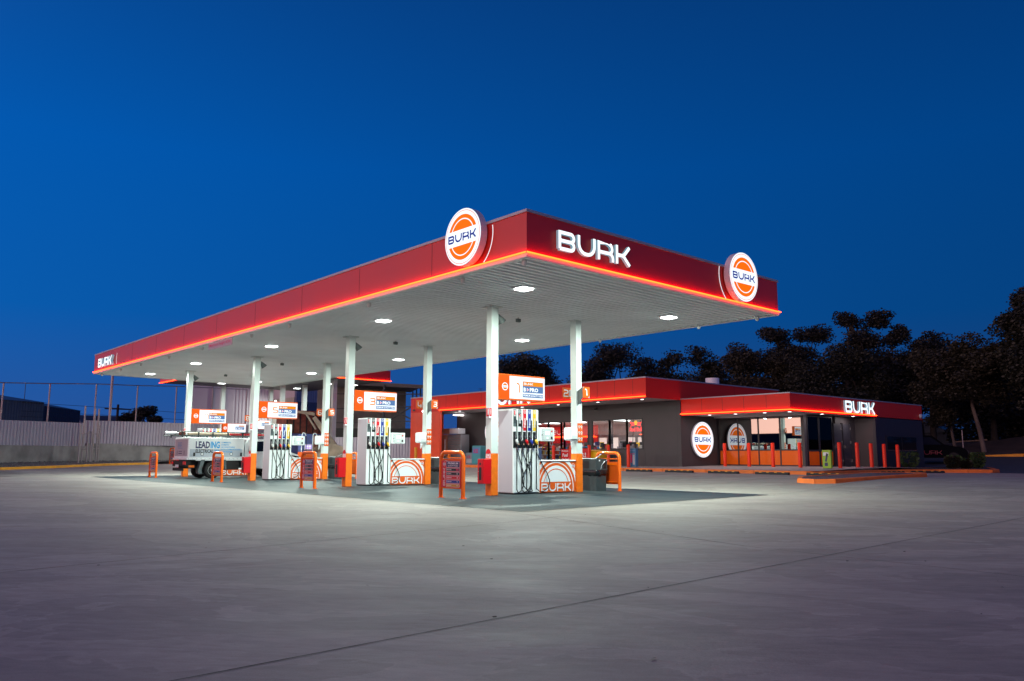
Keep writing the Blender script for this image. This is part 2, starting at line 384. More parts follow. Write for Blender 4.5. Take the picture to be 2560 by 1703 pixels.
class Art:
    def __init__(s, mb, o, u, v): s.mb = mb; s.o = Vector(o); s.u = Vector(u).normalized(); s.v = Vector(v).normalized(); s.w = s.u.cross(s.v)
    def P(s, x, y, l=0): return s.o+s.u*x+s.v*y+s.w*l
    def poly(s, pts, m, l=.004): s.mb.face([s.P(x, y, l) for x, y in pts], m)
    def rect(s, x0, y0, x1, y1, m, l=.004): s.poly([(x0, y0), (x1, y0), (x1, y1), (x0, y1)], m, l)
    def rrect(s, x0, y0, x1, y1, r, m, l=.004):
        s.poly(arc(x1-r, y0+r, r, -90, 0, 3)+arc(x1-r, y1-r, r, 0, 90, 3)+arc(x0+r, y1-r, r, 90, 180, 3)+arc(x0+r, y0+r, r, 180, 270, 3), m, l)
    def disc(s, cx, cy, r, m, l=.004, n=40): s.poly(arc(cx, cy, r, 0, 360*(n-1)/n, n-1), m, l)
    def ring(s, cx, cy, r0, r1, m, l=.004, a0=0, a1=360, n=48):
        A = arc(cx, cy, r0, a0, a1, n); B = arc(cx, cy, r1, a0, a1, n)
        for i in range(n): s.poly([A[i], B[i], B[i+1], A[i+1]], m, l)
    def stroke(s, path, t, m, l=.004, depth=0., side=None, closed=False):
        path = [q for i, q in enumerate(path) if i == 0 or math.hypot(q[0]-path[i-1][0], q[1]-path[i-1][1]) > t*.04]
        A, B = offs(path, t, closed); n = len(path)
        for i in range(n if closed else n-1):
            j = (i+1) % n
            s.poly([B[i], B[j], A[j], A[i]], m, l)
            if depth:
                for Q in ((A[i], A[j]), (B[j], B[i])):
                    s.mb.face([s.P(*Q[0], l), s.P(*Q[1], l), s.P(*Q[1], l-depth), s.P(*Q[0], l-depth)], side or m)
                s.mb.face([s.P(*q, l-depth) for q in (A[i], A[j], B[j], B[i])], side or m)
        if depth and not closed:
            for i in (0, n-1): s.mb.face([s.P(*A[i], l), s.P(*B[i], l), s.P(*B[i], l-depth), s.P(*A[i], l-depth)], side or m)
    def burk(s, x, y, h, m, t=.2, l=.004, depth=0., side=None, gap=.15, only=None, sx=1.):
        G = burk_paths(t); k = 0
        for ch in 'BURK':
            wd, ps = G[ch]
            if only is None or ch in only:
                for q, p in enumerate(ps): s.stroke([(x+a*h*sx, y+b*h) for a, b in p], t*h, m, l+.0012*q+.0004*k, depth, side)
            x += (wd+gap)*h*sx; k += 1
        return x-gap*h*sx
    def digit(s, ch, x, y, h, m, t=.16, l=.004):
        for q, p in enumerate(DIG[ch]): s.stroke([(x+a*h, y+b*h) for a, b in p], t*h, m, l+.001*q)
    def text(s, txt, x, y, w_, h, m, l=.004, bold=.02, lean=0.):
        vs, fs, x0, x1, y0, y1 = textgeo(txt, bold); kx = w_/(x1-x0); ky = h/(y1-y0)
        s.mb.mesh([s.P(x+(a-x0)*kx+(b-y0)*ky*lean, y+(b-y0)*ky, l) for a, b in vs], fs, m)
    def seg(s, cx, cy, r, h, m, l, up_=True, n=24):
        a = math.degrees(math.asin(h/r)); p = arc(cx, cy, r, a, 180-a, n)
        if not up_: p = [(x, 2*cy-y) for x, y in p][::-1]
        s.poly(p, m, l)
    def segring(s, cx, cy, r0, r1, h, m, l):
        a = math.degrees(math.asin(h/((r0+r1)/2)))
        s.ring(cx, cy, r0, r1, m, l, a, 180-a, 24); s.ring(cx, cy, r0, r1, m, l, 180+a, 360-a, 24)
    def roundel(s, cx, cy, r, W, O, Bl, l=.004, lift=.003, outer=True, text_=True):
        s.disc(cx, cy, r, W, l, 64)
        if outer: s.ring(cx, cy, r*.925, r*.945, O, l+lift)
        s.seg(cx, cy, r*.80, r*.28, O, l+lift); s.seg(cx, cy, r*.80, r*.28, O, l+lift, False)
        s.segring(cx, cy, r*.62, r*.66, r*.275, W, l+2*lift)
        if text_: s.burk(cx-r*.80, cy-r*.145, r*.29, Bl, .215, l+2*lift, gap=.15)

# ------------------------------------------------------------------ terrain
def ss(x, a, b):
    t = max(0., min(1., (x-a)/(b-a))); return t*t*(3-2*t)
def gz(x, y):
    return .30*ss(x, 9.4, 19)+.36*ss(y, 32, 50)*(1-ss(x, 12, 26))+.72*ss(x, 34, 50)*ss(20-y, 0, 8)+.004*math.sin(x*.5)*math.sin(y*.4)*ss(x, 9.4, 12)
def grid(xs, ys, zf, m, name, inside=None):
    mb = MB(); idx = {}; vs = []; fs = []
    for i, x in enumerate(xs):
        for j, y in enumerate(ys): vs.append((x, y, zf(x, y)))
    n = len(ys)
    for i in range(len(xs)-1):
        for j in range(n-1):
            if inside is None or inside((xs[i]+xs[i+1])/2, (ys[j]+ys[j+1])/2): fs.append((i*n+j, (i+1)*n+j, (i+1)*n+j+1, i*n+j+1))
    mb.mesh(vs, fs, m, True); return mb.build(name)
def rangef(a, b, st):
    out = []; v = a
    while v < b-1e-6: out.append(v); v += st
    out.append(b); return out
xs = [-400, -200, -100]+rangef(-60, -14, 4)+rangef(-12, 70, 1)+[90, 130, 200, 400]
ys = [-400, -200, -100]+rangef(-60, -22, 4)+rangef(-20, 62, 1)+[80, 110, 200, 400]
tag(grid(xs, ys, gz, 'concrete', 'ground'), 'pale brushed concrete forecourt with wash stains', kind='structure')
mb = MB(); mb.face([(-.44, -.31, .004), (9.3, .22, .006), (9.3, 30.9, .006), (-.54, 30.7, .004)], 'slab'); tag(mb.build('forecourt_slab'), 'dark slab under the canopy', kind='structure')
mb = MB()
def strip(p, q, wd, m, zo, seg=12):
    p = Vector(p); q = Vector(q); d = (q-p).normalized(); n = Vector((-d.y, d.x))*wd/2; random.seed(int(p.x*10)); pr = None
    for i in range(seg+1):
        c = p.lerp(q, i/seg); jt = random.uniform(-.004, .004); k = random.uniform(.7, 1.2)
        a = (c.x+n.x*k+jt, c.y+n.y*k, gz(c.x, c.y)+zo); b = (c.x-n.x*k+jt, c.y-n.y*k, gz(c.x, c.y)+zo)
        if pr: mb.face([pr[0], pr[1], b, a], m)
        pr = (a, b)
strip((-14, -8.1), (12, -6.8), .010, 'joint', .003, 160)
strip((-.78, -.85), (-2.25, -6.45), .014, 'joint', .003, 40); strip((-2.25, -6.45), (-2.6, -12), .009, 'joint', .003, 40)
strip((-14, -3.9), (-.8, -1.7), .012, 'joint', .003, 60)
strip((-.56, -.45), (9.45, .1), .02, 'joint', .005, 40); strip((-.62, -.45), (-.72, 30.8), .02, 'joint', .005, 40)
strip((9.0, .2), (30, 1.6), .012, 'joint', .004, 60)
strip((-12, 14.), (-.6, 14.1), .01, 'joint', .003, 20)
tag(mb.build('ground_joints'), 'thin dark saw-cut joints in the concrete', kind='structure')
mb = MB()
for i, y in enumerate((14.0, 11.5, 9.4, 7.0, 4.8)): strip((14.2, y), (18.6, y), .08, 'line_white', .006, 8)
strip((9.42, .5), (9.42, 30.7), .05, 'line_white', .006, 20)
tag(mb.build('parking_lines'), 'faded white bay lines before the shop', kind='structure')
mb = MB()
for (x, y, rx, ry) in ((-1.2, 44, 1.0, .5), (-3.4, 36.3, 1.3, .25), (-4.2, 33.4, 1.3, .2), (-3.2, 38.5, .9, .2), (2.2, 36.8, .7, .2)):
    mb.face([(x+math.cos(R(a))*rx+math.sin(a)*.1, y+math.sin(R(a))*ry, gz(x, y)+.012) for a in range(0, 360, 24)], 'joint')
tag(mb.build('ground_oil_stains'), 'dark oil patches on the concrete at the left', kind='structure')

random.seed(44); mb = MB()
for i in range(70):
    x = random.uniform(-9, 14); y = random.uniform(-10, -1); r = random.uniform(.008, .022); a = random.uniform(0, 6); mb.face([(x+r*math.cos(a+q), y+r*math.sin(a+q)*.6, gz(x, y)+.006+r*.2*(q > 2)) for q in (0, 1.3, 2.4, 3.9, 5.1)], 'joint')
tag(mb.build('ground_debris'), 'tiny dark leaves and grit scattered on the concrete', kind='stuff')
# road sheet at the right behind the garden
def road_in(x, y): return x > 29.8+max(0, (y-1.))*.0 and y < 60 and (x < 49.5)
tag(grid([30, 31, 32]+rangef(33, 50, 1), rangef(-30, 22, 1), lambda x, y: gz(x, y)+.006, 'asphalt', 'road', lambda x, y: not (x < 37 and 7 < y)), 'blue-black asphalt drive behind the shop', kind='structure')
def bankz(x, y): return gz(x, y)+.15+1.15*ss(x, 50.6, 58)+.25*math.sin(y*.35)*ss(x, 51, 56)+.12*math.sin(x*1.3+y)
tag(grid(rangef(50.3, 76, 1.2)+[100, 160], rangef(-50, 70, 1.5), bankz, 'bank', 'embankment'), 'brown earth bank under the trees', kind='structure')

def kerb(pts, name, m, label, hgt=.15, wd=.16, topm=None, closed=False, zf=gz):
    # pts: bottom outer face line, body lies to the left of travel
    mb = MB(); A, B = offs(pts, wd*2, closed); n = len(pts); P = []
    for i in range(n):
        x, y = pts[i]; z = zf(x, y); ix, iy = A[i]; mx_, my_ = x+(ix-x)*.15, y+(iy-y)*.15
        P.append([(x, y, z-.03), (mx_*.3+x*.7, my_*.3+y*.7, z+hgt*.8), (mx_, my_, z+hgt), (ix, iy, z+hgt), (ix, iy, z-.03)])
    for i in range(n if closed else n-1):
        j = (i+1) % n
        # split in 2.4 m casts with a thin gap line
        a = Vector(P[i][0]); d = (Vector(P[j][0])-a).length; k = max(1, round(d/2.4))
        for q in range(k):
            t0 = q/k+.012/d; t1 = (q+1)/k-.012/d
            I = [Vector(P[i][c]).lerp(Vector(P[j][c]), t0) for c in range(5)]; J = [Vector(P[i][c]).lerp(Vector(P[j][c]), t1) for c in range(5)]
            for c in range(4): mb.face([I[c], J[c], J[c+1], I[c+1]], m if c != 2 else (topm or m))
            for K in (I, J): mb.face([K[0], K[1], K[2], K[3], K[4]], m)
            if q: mb.face([Vector(P[i][c]).lerp(Vector(P[j][c]), q/k)-Vector((0, 0, .012)) for c in (0, 2, 3, 4)], 'joint')
    return tag(mb.build(name), label, kind='structure')

kerb([(30.9, 3.2), (30.1, 1.35), (29.3, 2.1), (28.4, 3.1), (26.6, 4.1), (24.6, 4.35), (22.4, 4.35), (20.4, 4.4), (19.95, 4.9), (19.95, 34.5)][::-1], 'footpath_kerb', 'kerb_orange', 'orange painted kerb along the shop footpath')
kerb([(30.1, 1.35), (30.9, 1.3), (38.9, 4.35), (39.2, 4.9), (38.2, 5.9), (37.2, 5.8)], 'garden_kerb', 'kerb_orange', 'orange kerb round the end garden bed', zf=lambda x, y: gz(30, 3))
ISL = [(14.3, 1.55), (14.65, 1.0), (20.4, .38), (21.2, .75), (20.9, 1.45), (19.6, 2.3), (15.4, 2.75), (14.5, 2.3)]
kerb(ISL, 'island_kerb', 'kerb_orange', 'orange kerb of the small traffic island', closed=True)
mb = MB(); A, B = offs(ISL, .3, True); mb.face([(x, y, gz(x, y)+.135) for x, y in A], 'asphalt'); tag(mb.build('island_paving'), 'dark infill of the traffic island', kind='structure')
kerb([(50.6, -30), (50.4, 6), (50.2, 22)], 'road_kerb', 'kerb_yellow', 'yellow kerb below the earth bank', hgt=.2)
KL = [(-7.5, 37.5), (-2.63, 41.0), (.38, 42.79), (4.22, 46.0), (7.79, 48.1), (9., 52), (10, 60)]
kerb([(x, y) for x, y in KL][::1], 'yard_kerb', 'kerb_yellow', 'yellow kerb along the boundary fence at the left')
mb = MB()
FB = [(-8, 42.2), (-1.88, 46.6), (3.17, 49.7), (7.14, 51.8), (11.62, 53.4), (13, 62)]
for i in range(5):
    a, b, c, d = KL[i], KL[i+1], FB[i+1], FB[i]
    if i == 4: c = (12.5, 56)
    z = lambda p, o: gz(*p)+o
    mb.face([(a[0]-.2, a[1]+.2, z(a, .14)), (b[0]-.2, b[1]+.2, z(b, .14)), (c[0], c[1], z(c, .24)), (d[0], d[1], z(d, .24))], 'gravel')
random.seed(3)
for i in range(1500):
    t = random.random()*5; k = min(4, int(t)); t -= k; s_ = random.random()
    a = Vector(KL[k]).lerp(Vector(KL[k+1]), t); b = Vector(FB[k]).lerp(Vector(FB[min(k+1, 4)]), t); p = a.lerp(b, .1+.85*s_)
    r = random.uniform(.03, .08); z = gz(p.x, p.y)+.14+.1*s_
    mb.mesh([(p.x-r, p.y, z), (p.x+r, p.y, z), (p.x, p.y-r, z+.01), (p.x, p.y+r, z), (p.x, p.y, z+r)], [(0, 2, 4), (2, 1, 4), (1, 3, 4), (3, 0, 4)], 'gravel')
tag(mb.build('gravel_bed'), 'grey gravel strip in front of the boundary fence', kind='stuff')

# footpath
def pz(x): return .45+.02*(min(x, 25)-19.9)
mb = MB()
for i in range(6):
    x0 = 20.05+i*.99; x1 = x0+.99
    mb.face([(x0, 4.5, pz(x0)-.001), (x1, 4.5, pz(x1)-.001), (x1, 34.5, pz(x1)-.001), (x0, 34.5, pz(x0)-.001)], 'path')
mb.face([(25.99, 4.3, .551), (29.2, 3.2, .5), (30.9, 7.2, .5), (25.99, 8.2, .551)], 'path')
mb.face([(22.3, 4.5, pz(22)), (26.4, 4.3, .549), (26, 4.6, .549), (22.3, 4.6, pz(22))], 'path')
tag(mb.build('footpath'), 'grey concrete footpath in front of the shop', kind='structure')
mb = MB(); mb.face([(29.3, 3.2, .44), (30.9, 1.5, .44), (38.8, 4.5, .44), (38.3, 5.7, .44), (37, 6.95, .44), (30.9, 6.95, .47)], 'soil')
tag(mb.build('garden_soil'), 'dark mulch of the end garden bed', kind='structure')

# ------------------------------------------------------------------ main canopy
CW, CL = 9.83, 33.72
def tilt(p): return (p[0], p[1], p[2]-.01*p[0]+.0008*p[1])
ZT, ZL, ZS = 6.17, 5.29, 5.19
can = empty('fuel_canopy', (0, 0, 0), 'long white-soffited fuel canopy with red fascia over the four pump islands', 'canopy')
mb = MB(); mb.box(.12, CW-.12, .12, CL-.12, ZS+.12, ZT-.12, 'cap_metal'); mb.build('roof', can, fn=tilt)
mb = MB()  # ribbed soffit
pitch = .22; y = .1; prof = []
while y < CL-.1:
    prof += [(y, ZS+.10), (y+.01, ZS+.02), (y+.10, ZS+.02), (y+.11, ZS+.10)]; y += pitch
vs = []; fs = []
for (yy, zz) in prof: vs += [(.1, yy, zz), (CW-.1, yy, zz)]
for i in range(len(prof)-1): fs.append((2*i, 2*i+1, 2*i+3, 2*i+2))
mb.mesh(vs, fs, 'soffit'); mb.build('soffit', can, fn=tilt)
mb = MB()
mb.box(0, .1, .1, CL, ZS+.09, ZT, 'red_fascia')
for y in (3.4, 6.8, 10.2, 13.6, 17., 20.4, 23.8, 27.2, 30.6): mb.box(-.002, .0, y, y+.014, ZL+.07, ZT-.03, 'fascia_gap')
mb.build('fascia', can, fn=tilt)['label'] = 'long left fascia with faint pink sheen'
mb = MB()
mb.box(0, CW, 0, .1, ZS+.09, ZT, 'red_fascia')
mb.box(8.55, 8.558, -.002, .0, ZL+.07, ZT-.03, 'fascia_gap')
mb.build('fascia', can, fn=tilt)['label'] = 'short right fascia carrying the big letters'
mb = MB(); mb.box(CW-.1, CW, .1, CL, ZS+.09, ZT, 'red_fascia'); mb.box(.1, CW-.1, CL-.1, CL, ZS+.09, ZT, 'red_fascia'); mb.build('fascia', can, fn=tilt)
mb = MB()
for b in ((-.03, CW+.03, -.03, .13), (-.03, .13, .13, CL), (CW-.13, CW+.03, .13, CL)): mb.box(b[0], b[1], b[2], b[3], ZT, ZT+.06, 'cap_metal')
mb.build('capping', can, fn=tilt)
mb = MB()
for b in ((-.02, CW+.02, -.02, .12), (-.02, .12, .12, CL), (CW-.12, CW+.02, .12, CL), (.12, CW-.12, CL-.12, CL)): mb.box(b[0], b[1], b[2], b[3], ZS, ZS+.09, 'white_metal')
mb.build('gutter_trim', can, fn=tilt)
def led(runs, parent, name='led_strip', fn=None, sz=.018):
    mb = MB()
    for p, q in runs: mb.cyl(p, q, sz, 'led', n=8)
    return mb.build(name, parent, fn=fn)
def segs(p, q, k, gap=.03):
    p = Vector(p); q = Vector(q); d = (q-p).length; return [(p.lerp(q, i/k+gap/2/d), p.lerp(q, (i+1)/k-gap/2/d)) for i in range(k)]
led(segs((-.05, -.03, ZL), (-.05, CL, ZL), 6), can, fn=tilt)
led(segs((-.05, -.05, ZL), (CW+.06, -.05, ZL), 3), can, fn=tilt)
COLX = (2.99, 6.30); ISY = (4.72, 12.50, 20.35, 28.25); CWD = .245
for cx_ in COLX:
    for iy in ISY:
        mb = MB()
        mb.box(cx_, cx_+CWD, iy, iy+CWD, 1.12, ZS+.02, 'white_metal', .012)
        mb.box(cx_-.08, cx_+CWD+.08, iy-.08, iy+CWD+.08, ZS-.03, ZS+.015, 'white_metal')
        c = mb.build('column', can)
        mb = MB(); mb.box(cx_-.003, cx_+CWD+.003, iy-.003, iy+CWD+.003, 0.0, 1.125, 'orange', .012); mb.build('column_base', c)

def area(parent, loc, size, power, col, shape='DISK', spread=180, rot=(0, 0, 0), sy=None):
    d = bpy.data.lights.new('lamp', 'AREA'); d.shape = shape; d.size = size; d.energy = power; d.color = col; d.spread = R(spread)
    if sy: d.size_y = sy
    o = bpy.data.objects.new('lamp', d); COL.objects.link(o); o.location = loc; o.rotation_euler = rot; o.parent = parent; return o
LY = (2.37, 8.84, 16.77, 24.71, 31.2); LX = (2.06, 7.81)
names_r = ('nearest the front corner', 'second from the front', 'third from the front, mid canopy', 'fourth from the front', 'at the far end')
first = None
for i, lx in enumerate(LX):
    for j, ly in enumerate(LY):
        lab = 'square white canopy downlight, %s row, %s' % (('left', 'right')[i], names_r[j])
        loc = tilt((lx, ly, ZS+.02))
        if first is None:
            first = t = empty('canopy_light', loc, lab, 'ceiling light', 'downlights in the canopy soffit')
            mb = MB(); mb.box(-.24, .24, -.24, .24, -.02, .0, 'white_paint', .008); mb.build('frame', t)
            mb = MB(); mb.box(-.17, .17, -.17, .17, -.05, -.021, 'lamp_white'); mb.build('diffuser', t)
            area(t, (0, 0, -.06), .34, 520, (.82, 1., .885), 'SQUARE')
        else: copy_tree(first, loc, lab)
# speakers on columns, sensors, edge cameras
mb = MB(); mb.tube([(0, 0, 0), (.05, 0, -.03), (.12, -.02, -.1), (.2, -.03, -.2)], [.05, .07, .09, .13], 'speaker_grey', 12)
spk = single(mb, 'horn_speaker', (0, 0, 0), '', 'speaker', 'horn speakers on the columns')
for k, iy in enumerate(ISY):
    o = spk if k == 0 else copy_tree(spk)
    o.location = (COLX[0]+CWD, iy+.12, 4.98); o['label'] = 'dark horn speaker high on the left column of the %s island' % ('nearest', 'second', 'third', 'farthest')[k]
mb = MB(); mb.box(-.07, .07, -.05, .05, -.1, 0, 'speaker_grey', .01); mb.cyl((0, 0, 0), (0, 0, .04), .02, 'cam_white')
sen = single(mb, 'ceiling_sensor', (0, 0, 0), '', 'sensor', 'sensors under the soffit')
for k, (x, y) in enumerate(((4.71, 5.56), (4.69, 12.2), (4.68, 21.4), (4.82, 28.2))):
    o = sen if k == 0 else copy_tree(sen); o.location = (x, y, 5.12); o['label'] = 'small grey sensor box under the soffit above the %s pump' % ('nearest', 'second', 'third', 'farthest')[k]
mb = MB(); mb.cyl((0, 0, 0), (0, 0, -.05), .055, 'cam_white'); mb.lathe([(.055, -.05), (.05, -.09), (.03, -.115), (.005, -.125)], (0, 0, 0), 'cam_white', 12)
ecam = single(mb, 'dome_camera', (0, 0, 0), '', 'camera', 'small cameras round the canopy edge')
pl = [(.16, .25)]+[(.25, y) for y in (2.5, 6.68, 11.5, 14.4, 19., 22.8, 26.6, 29.8, 33.1)]+[(9.6, .55), (9.6, 2.6), (9.55, 6.7)]
wh = ['front corner', 'left edge beside the round sign', 'left edge, second along', 'left edge before the height sign', 'left edge by the near end of the sign', 'left edge past the height sign', 'left edge, sixth along', 'left edge, seventh along', 'left edge beside the far letters', 'far left corner', 'right end corner', 'right rear edge, second along', 'right rear edge, third along']
for k, (x, y) in enumerate(pl):
    o = ecam if k == 0 else copy_tree(ecam); o.location = tilt((x, y, ZS+.0)); o['label'] = 'small dome camera under the canopy, '+wh[k]

# round lit signs
def round_sign(name, o, u, v, r, depth, label, cat='round sign', group=None):
    t = empty(name, o, label, cat, group); mb = MB(); A = Art(mb, (0, 0, 0), u, v)
    n = 64; f_ = arc(0, 0, r, 0, 360*(n-1)/n, n-1)
    for i in range(n):
        j = (i+1) % n; mb.face([A.P(*f_[i], 0), A.P(*f_[j], 0), A.P(*f_[j], depth), A.P(*f_[i], depth)], 'drum', True)
    A.poly(f_, 'cap_metal', 0); mb.build('drum', t)
    mb = MB(); A = Art(mb, (0, 0, 0), u, v); A.roundel(0, 0, r, 'e_white', 'e_orange', 'e_blue', depth+.002, .004); mb.build('face', t)
    return t
round_sign('round_logo_sign', (-.03, 1.93, 5.985), (0, -1, 0), (0, 0, 1), .66, .18, 'lit orange and white round logo sign on the long left fascia near the corner', group='round signs on the canopy')
round_sign('round_logo_sign', (7.79, -.03, 5.89), (1, 0, 0), (0, 0, 1), .675, .18, 'lit orange and white round logo sign near the right end of the short fascia', group='round signs on the canopy')
mb = MB(); A = Art(mb, (0, 1.93, 5.985), (0, -1, 0), (0, 0, 1))
for a0, a1 in ((-52, 10),): A.ring(0, 0, .815, .838, 'e_white', .006, a0, a1, 20)
tag(mb.build('fascia_arc', None), 'thin white arc beside the round sign on the left fascia', 'arc stripe')
mb = MB(); A = Art(mb, (7.79, 0, 5.89), (1, 0, 0), (0, 0, 1)); A.ring(0, 0, .85, .873, 'e_white', .006, 166, 228, 20)
tag(mb.build('fascia_arc', None), 'thin white arc beside the round sign on the right fascia', 'arc stripe')
def letters(o, u, v, h, depth, label, t=.2, gap=.15, sx=1., lift=.1, name='letter_sign', body='e_letter'):
    e_ = empty(name, o, label, 'lit letters', 'lit letter signs'); G = burk_paths(t); x = 0
    for ch in 'BURK':
        mb = MB(); A = Art(mb, (0, 0, 0), u, v); wd, ps = G[ch]
        for q, p in enumerate(ps): A.stroke([(x+a*h*sx, b*h) for a, b in p], t*h, body, lift+depth+.0012*q, depth, 'e_letter_side')
        mb.build('letter', e_); x += (wd+gap)*h*sx
    return e_
letters((.84, -.0, 5.475), (1, 0, 0), (0, 0, 1), .44, .07, 'large white lit BURK letters on the short right fascia of the canopy', gap=.155, t=.175, lift=.03, sx=.995)
letters((0, 32.35, 5.44), (0, -1, 0), (0, 0, 1), .44, .12, 'small-looking lit BURK letters at the far end of the long left fascia', gap=.16, t=.2, lift=.04)
mb = MB(); A = Art(mb, (0, 31.5, 5.7), (0, -1, 0), (0, 0, 1)); A.ring(2.3, 0, .5, .53, 'e_white', .006, 150, 210, 12); tag(mb.build('fascia_arc'), 'short white arc after the far letters on the left fascia', 'arc stripe')
mb = MB(); mb.box(-.02, .0, 15.45, 17.65, 4.93, 5.17, 'lavender'); A = Art(mb, (-.02, 17.65, 4.93), (0, -1, 0), (0, 0, 1)); A.text('Maximum height 4.3m', .12, .06, 1.95, .13, 'pink_print', .003, .015)
tag(mb.build('height_sign'), 'Maximum height 4.3m board hanging under the left edge of the canopy', 'sign')

# ------------------------------------------------------------------ pump islands (local y = 0 at the column face)
XP = 3.83
STR = [('grey_print', 3.885, 1.88), ('black_print', 4.07, 1.88), ('red_print', 4.255, 1.765), ('blue_print', 4.44, 1.765), ('yellow_print', 4.63, 1.765)]
def make_pump():
    t = empty('fuel_pump', (0, 0, 0), '', 'fuel pump', 'fuel pumps under the main canopy')
    Y0 = .06
    mb = MB(); mb.box(XP, 4.80, Y0, Y0+.66, .045, 2.37, 'white_paint', .012)
    mb.box(XP-.004, XP, Y0+.03, Y0+.63, .06, 2.33, 'lavender')
    mb.build('cabinet', t)
    mb = MB(); mb.box(XP+.01, 4.81, Y0+.01, Y0+.64, .0, .045, 'black_print'); mb.build('plinth', t)
    for m, x, z0 in STR:
        mb = MB(); A = Art(mb, (x-.06, Y0, z0), (1, 0, 0), (0, 0, 1)); hh = 2.36-z0; A.rect(0, 0, .12, hh, m, .008)
        B = Art(mb, (x-.06, Y0, z0), (0, 0, 1), (-1, 0, 0))
        tx = {'grey_print': 'DIESEL', 'black_print': 'DIESEL', 'red_print': 'Premium', 'blue_print': 'Premium', 'yellow_print': 'Unleaded'}[m]
        B2 = Art(mb, (x+.035, Y0, z0), (0, 0, 1), (-1, 0, 0)); B2.text(tx, .09, 0, .26, .07, 'white_print' if m != 'grey_print' else 'black_print', .011, .03)
        if m == 'grey_print': A.rect(.02, hh-.2, .1, hh-.03, 'white_print', .011); A.rect(.03, hh-.17, .07, hh-.04, 'red_print', .013)
        else: A.ring(.06, hh-.07, .032, .044, 'white_print', .011, n=20); A.disc(.06, hh-.07, .014, 'white_print', .011, 10)
        if m == 'black_print': A.rect(.035, hh-.22, .085, hh-.13, 'red_print', .011)
        mb.build('fuel_label', t)
    for k, (m, x, z0) in enumerate(STR):
        mb = MB(); mb.box(x-.058, x+.045, Y0-.006, Y0, 1.28, 1.735, 'black_print'); mb.box(x+.062, x+.082, Y0-.005, Y0, .12, 2.07, 'frame_dark'); mb.build('nozzle_boot', t)
        mb = MB(); xs_ = x+.07
        mb.tube([(x-.035, Y0-.05, 1.63), (x-.02, Y0-.06, 1.58), (x+.0, Y0-.06, 1.52), (x+.015, Y0-.06, 1.46)], [.011, .013, .015, .02], 'chrome', 8)
        gm = ('cam_white', 'black_plastic', 'red_paint', 'blue_print', 'yellow_print')[k]
        mb.tube([(x-.005, Y0-.06, 1.52), (x+.01, Y0-.07, 1.49), (x+.025, Y0-.075, 1.44), (x+.035, Y0-.07, 1.39)], [.02, .042, .046, .03], gm, 10)
        mb.tube([(x+.035, Y0-.07, 1.40), (x+.03, Y0-.06, 1.34), (x+.05, Y0-.05, 1.28)], [.028, .022, .02], 'black_plastic', 8)
        mb.tube([(x-.02, Y0-.08, 1.44), (x-.01, Y0-.10, 1.38), (x+.03, Y0-.09, 1.34)], .008, 'black_plastic', 6)
        mb.cyl((xs_+.0, Y0-.06, 1.385), (xs_+.0, Y0-.10, 1.385), .022, 'skin', n=10)
        mb.build('nozzle', t)
        wb = (.22, .33, .14, .30, .46)[k]; dz = (.1, .08, .05, .09, .12)[k]
        mb = MB(); P0 = Vector((xs_-.02, Y0-.05, 1.28)); pts = []
        ctl = [(xs_-.02, 1.29), (xs_, 1.15), (xs_+wb*.35, .9), (xs_+wb*.8, .6), (xs_+wb, .38), (xs_+wb*.9, .2), (xs_+wb*.55, .09), (xs_+wb*.2, .06), (xs_+.0, .12)]
        if k == 1: ctl = [(a if i < 4 else a, b) for i, (a, b) in enumerate(ctl)]
        if k == 3: ctl = [(2*xs_-a if i in (2, 3) else a, b) for i, (a, b) in enumerate([(a, b) for a, b in ctl])]; ctl = [(xs_-.02, 1.29), (xs_-.03, 1.1), (xs_-.10, .85), (xs_-.28, .6), (xs_-.36, .4), (xs_-.30, .2), (xs_-.12, .08), (xs_, .10)]
        # catmull
        def cr_(p0, p1, p2, p3, t_): return tuple(.5*((2*b)+(-a+c)*t_+(2*a-5*b+4*c-d)*t_*t_+(-a+3*b-3*c+d)*t_**3) for a, b, c, d in zip(p0, p1, p2, p3))
        c2 = [ctl[0]]+ctl+[ctl[-1]]
        for i in range(len(ctl)-1):
            for q in range(4): a, b = cr_(c2[i], c2[i+1], c2[i+2], c2[i+3], q/4); pts.append((a, Y0-.055-.03*math.sin(i*.7+k), b))
        pts += [(xs_, Y0-.02, .14), (xs_, Y0-.018, .6), (xs_, Y0-.018, 2.05)]
        mb.tube(pts, .0135, 'rubber', 8); mb.cyl((xs_-.02, Y0-.05, 1.32), (xs_-.02, Y0-.05, 1.25), .02, 'chrome', n=10); mb.build('hose', t)
    mb = MB(); mb.box(4.82, 5.40, Y0-.04, Y0+.16, 1.48, 1.87, 'white_paint', .015); mb.box(4.80, 4.82, Y0+.05, Y0+.2, 1.5, 1.85, 'white_metal')
    mb.box(5.06, 5.14, Y0+.02, Y0+.1, .9, 1.49, 'white_metal') if False else None
    A = Art(mb, (4.82, Y0-.04, 1.48), (1, 0, 0), (0, 0, 1)); A.rrect(.07, .04, .52, .345, .015, 'grey_print', .003); A.rrect(.074, .044, .516, .341, .015, 'white_metal', .005)
    A.rect(.20, .18, .37, .29, 'e_screen', .008); A.rect(.25, .07, .32, .12, 'e_screen', .008)
    for q in range(5): A.rect(.10, .07+q*.055, .14, .095+q*.055, 'white_print', .008); A.rect(.10, .062+q*.055, .14, .07+q*.055, 'navy', .008)
    A.rect(.43, .26, .49, .31, 'red_paint', .008); A.rect(.42, .06, .49, .135, 'black_print', .008); A.rect(.43, .2, .48, .23, 'white_print', .008); A.disc(.075, .18, .018, 'black_print', .01, 12)
    mb.build('payment_terminal', t)
    return t
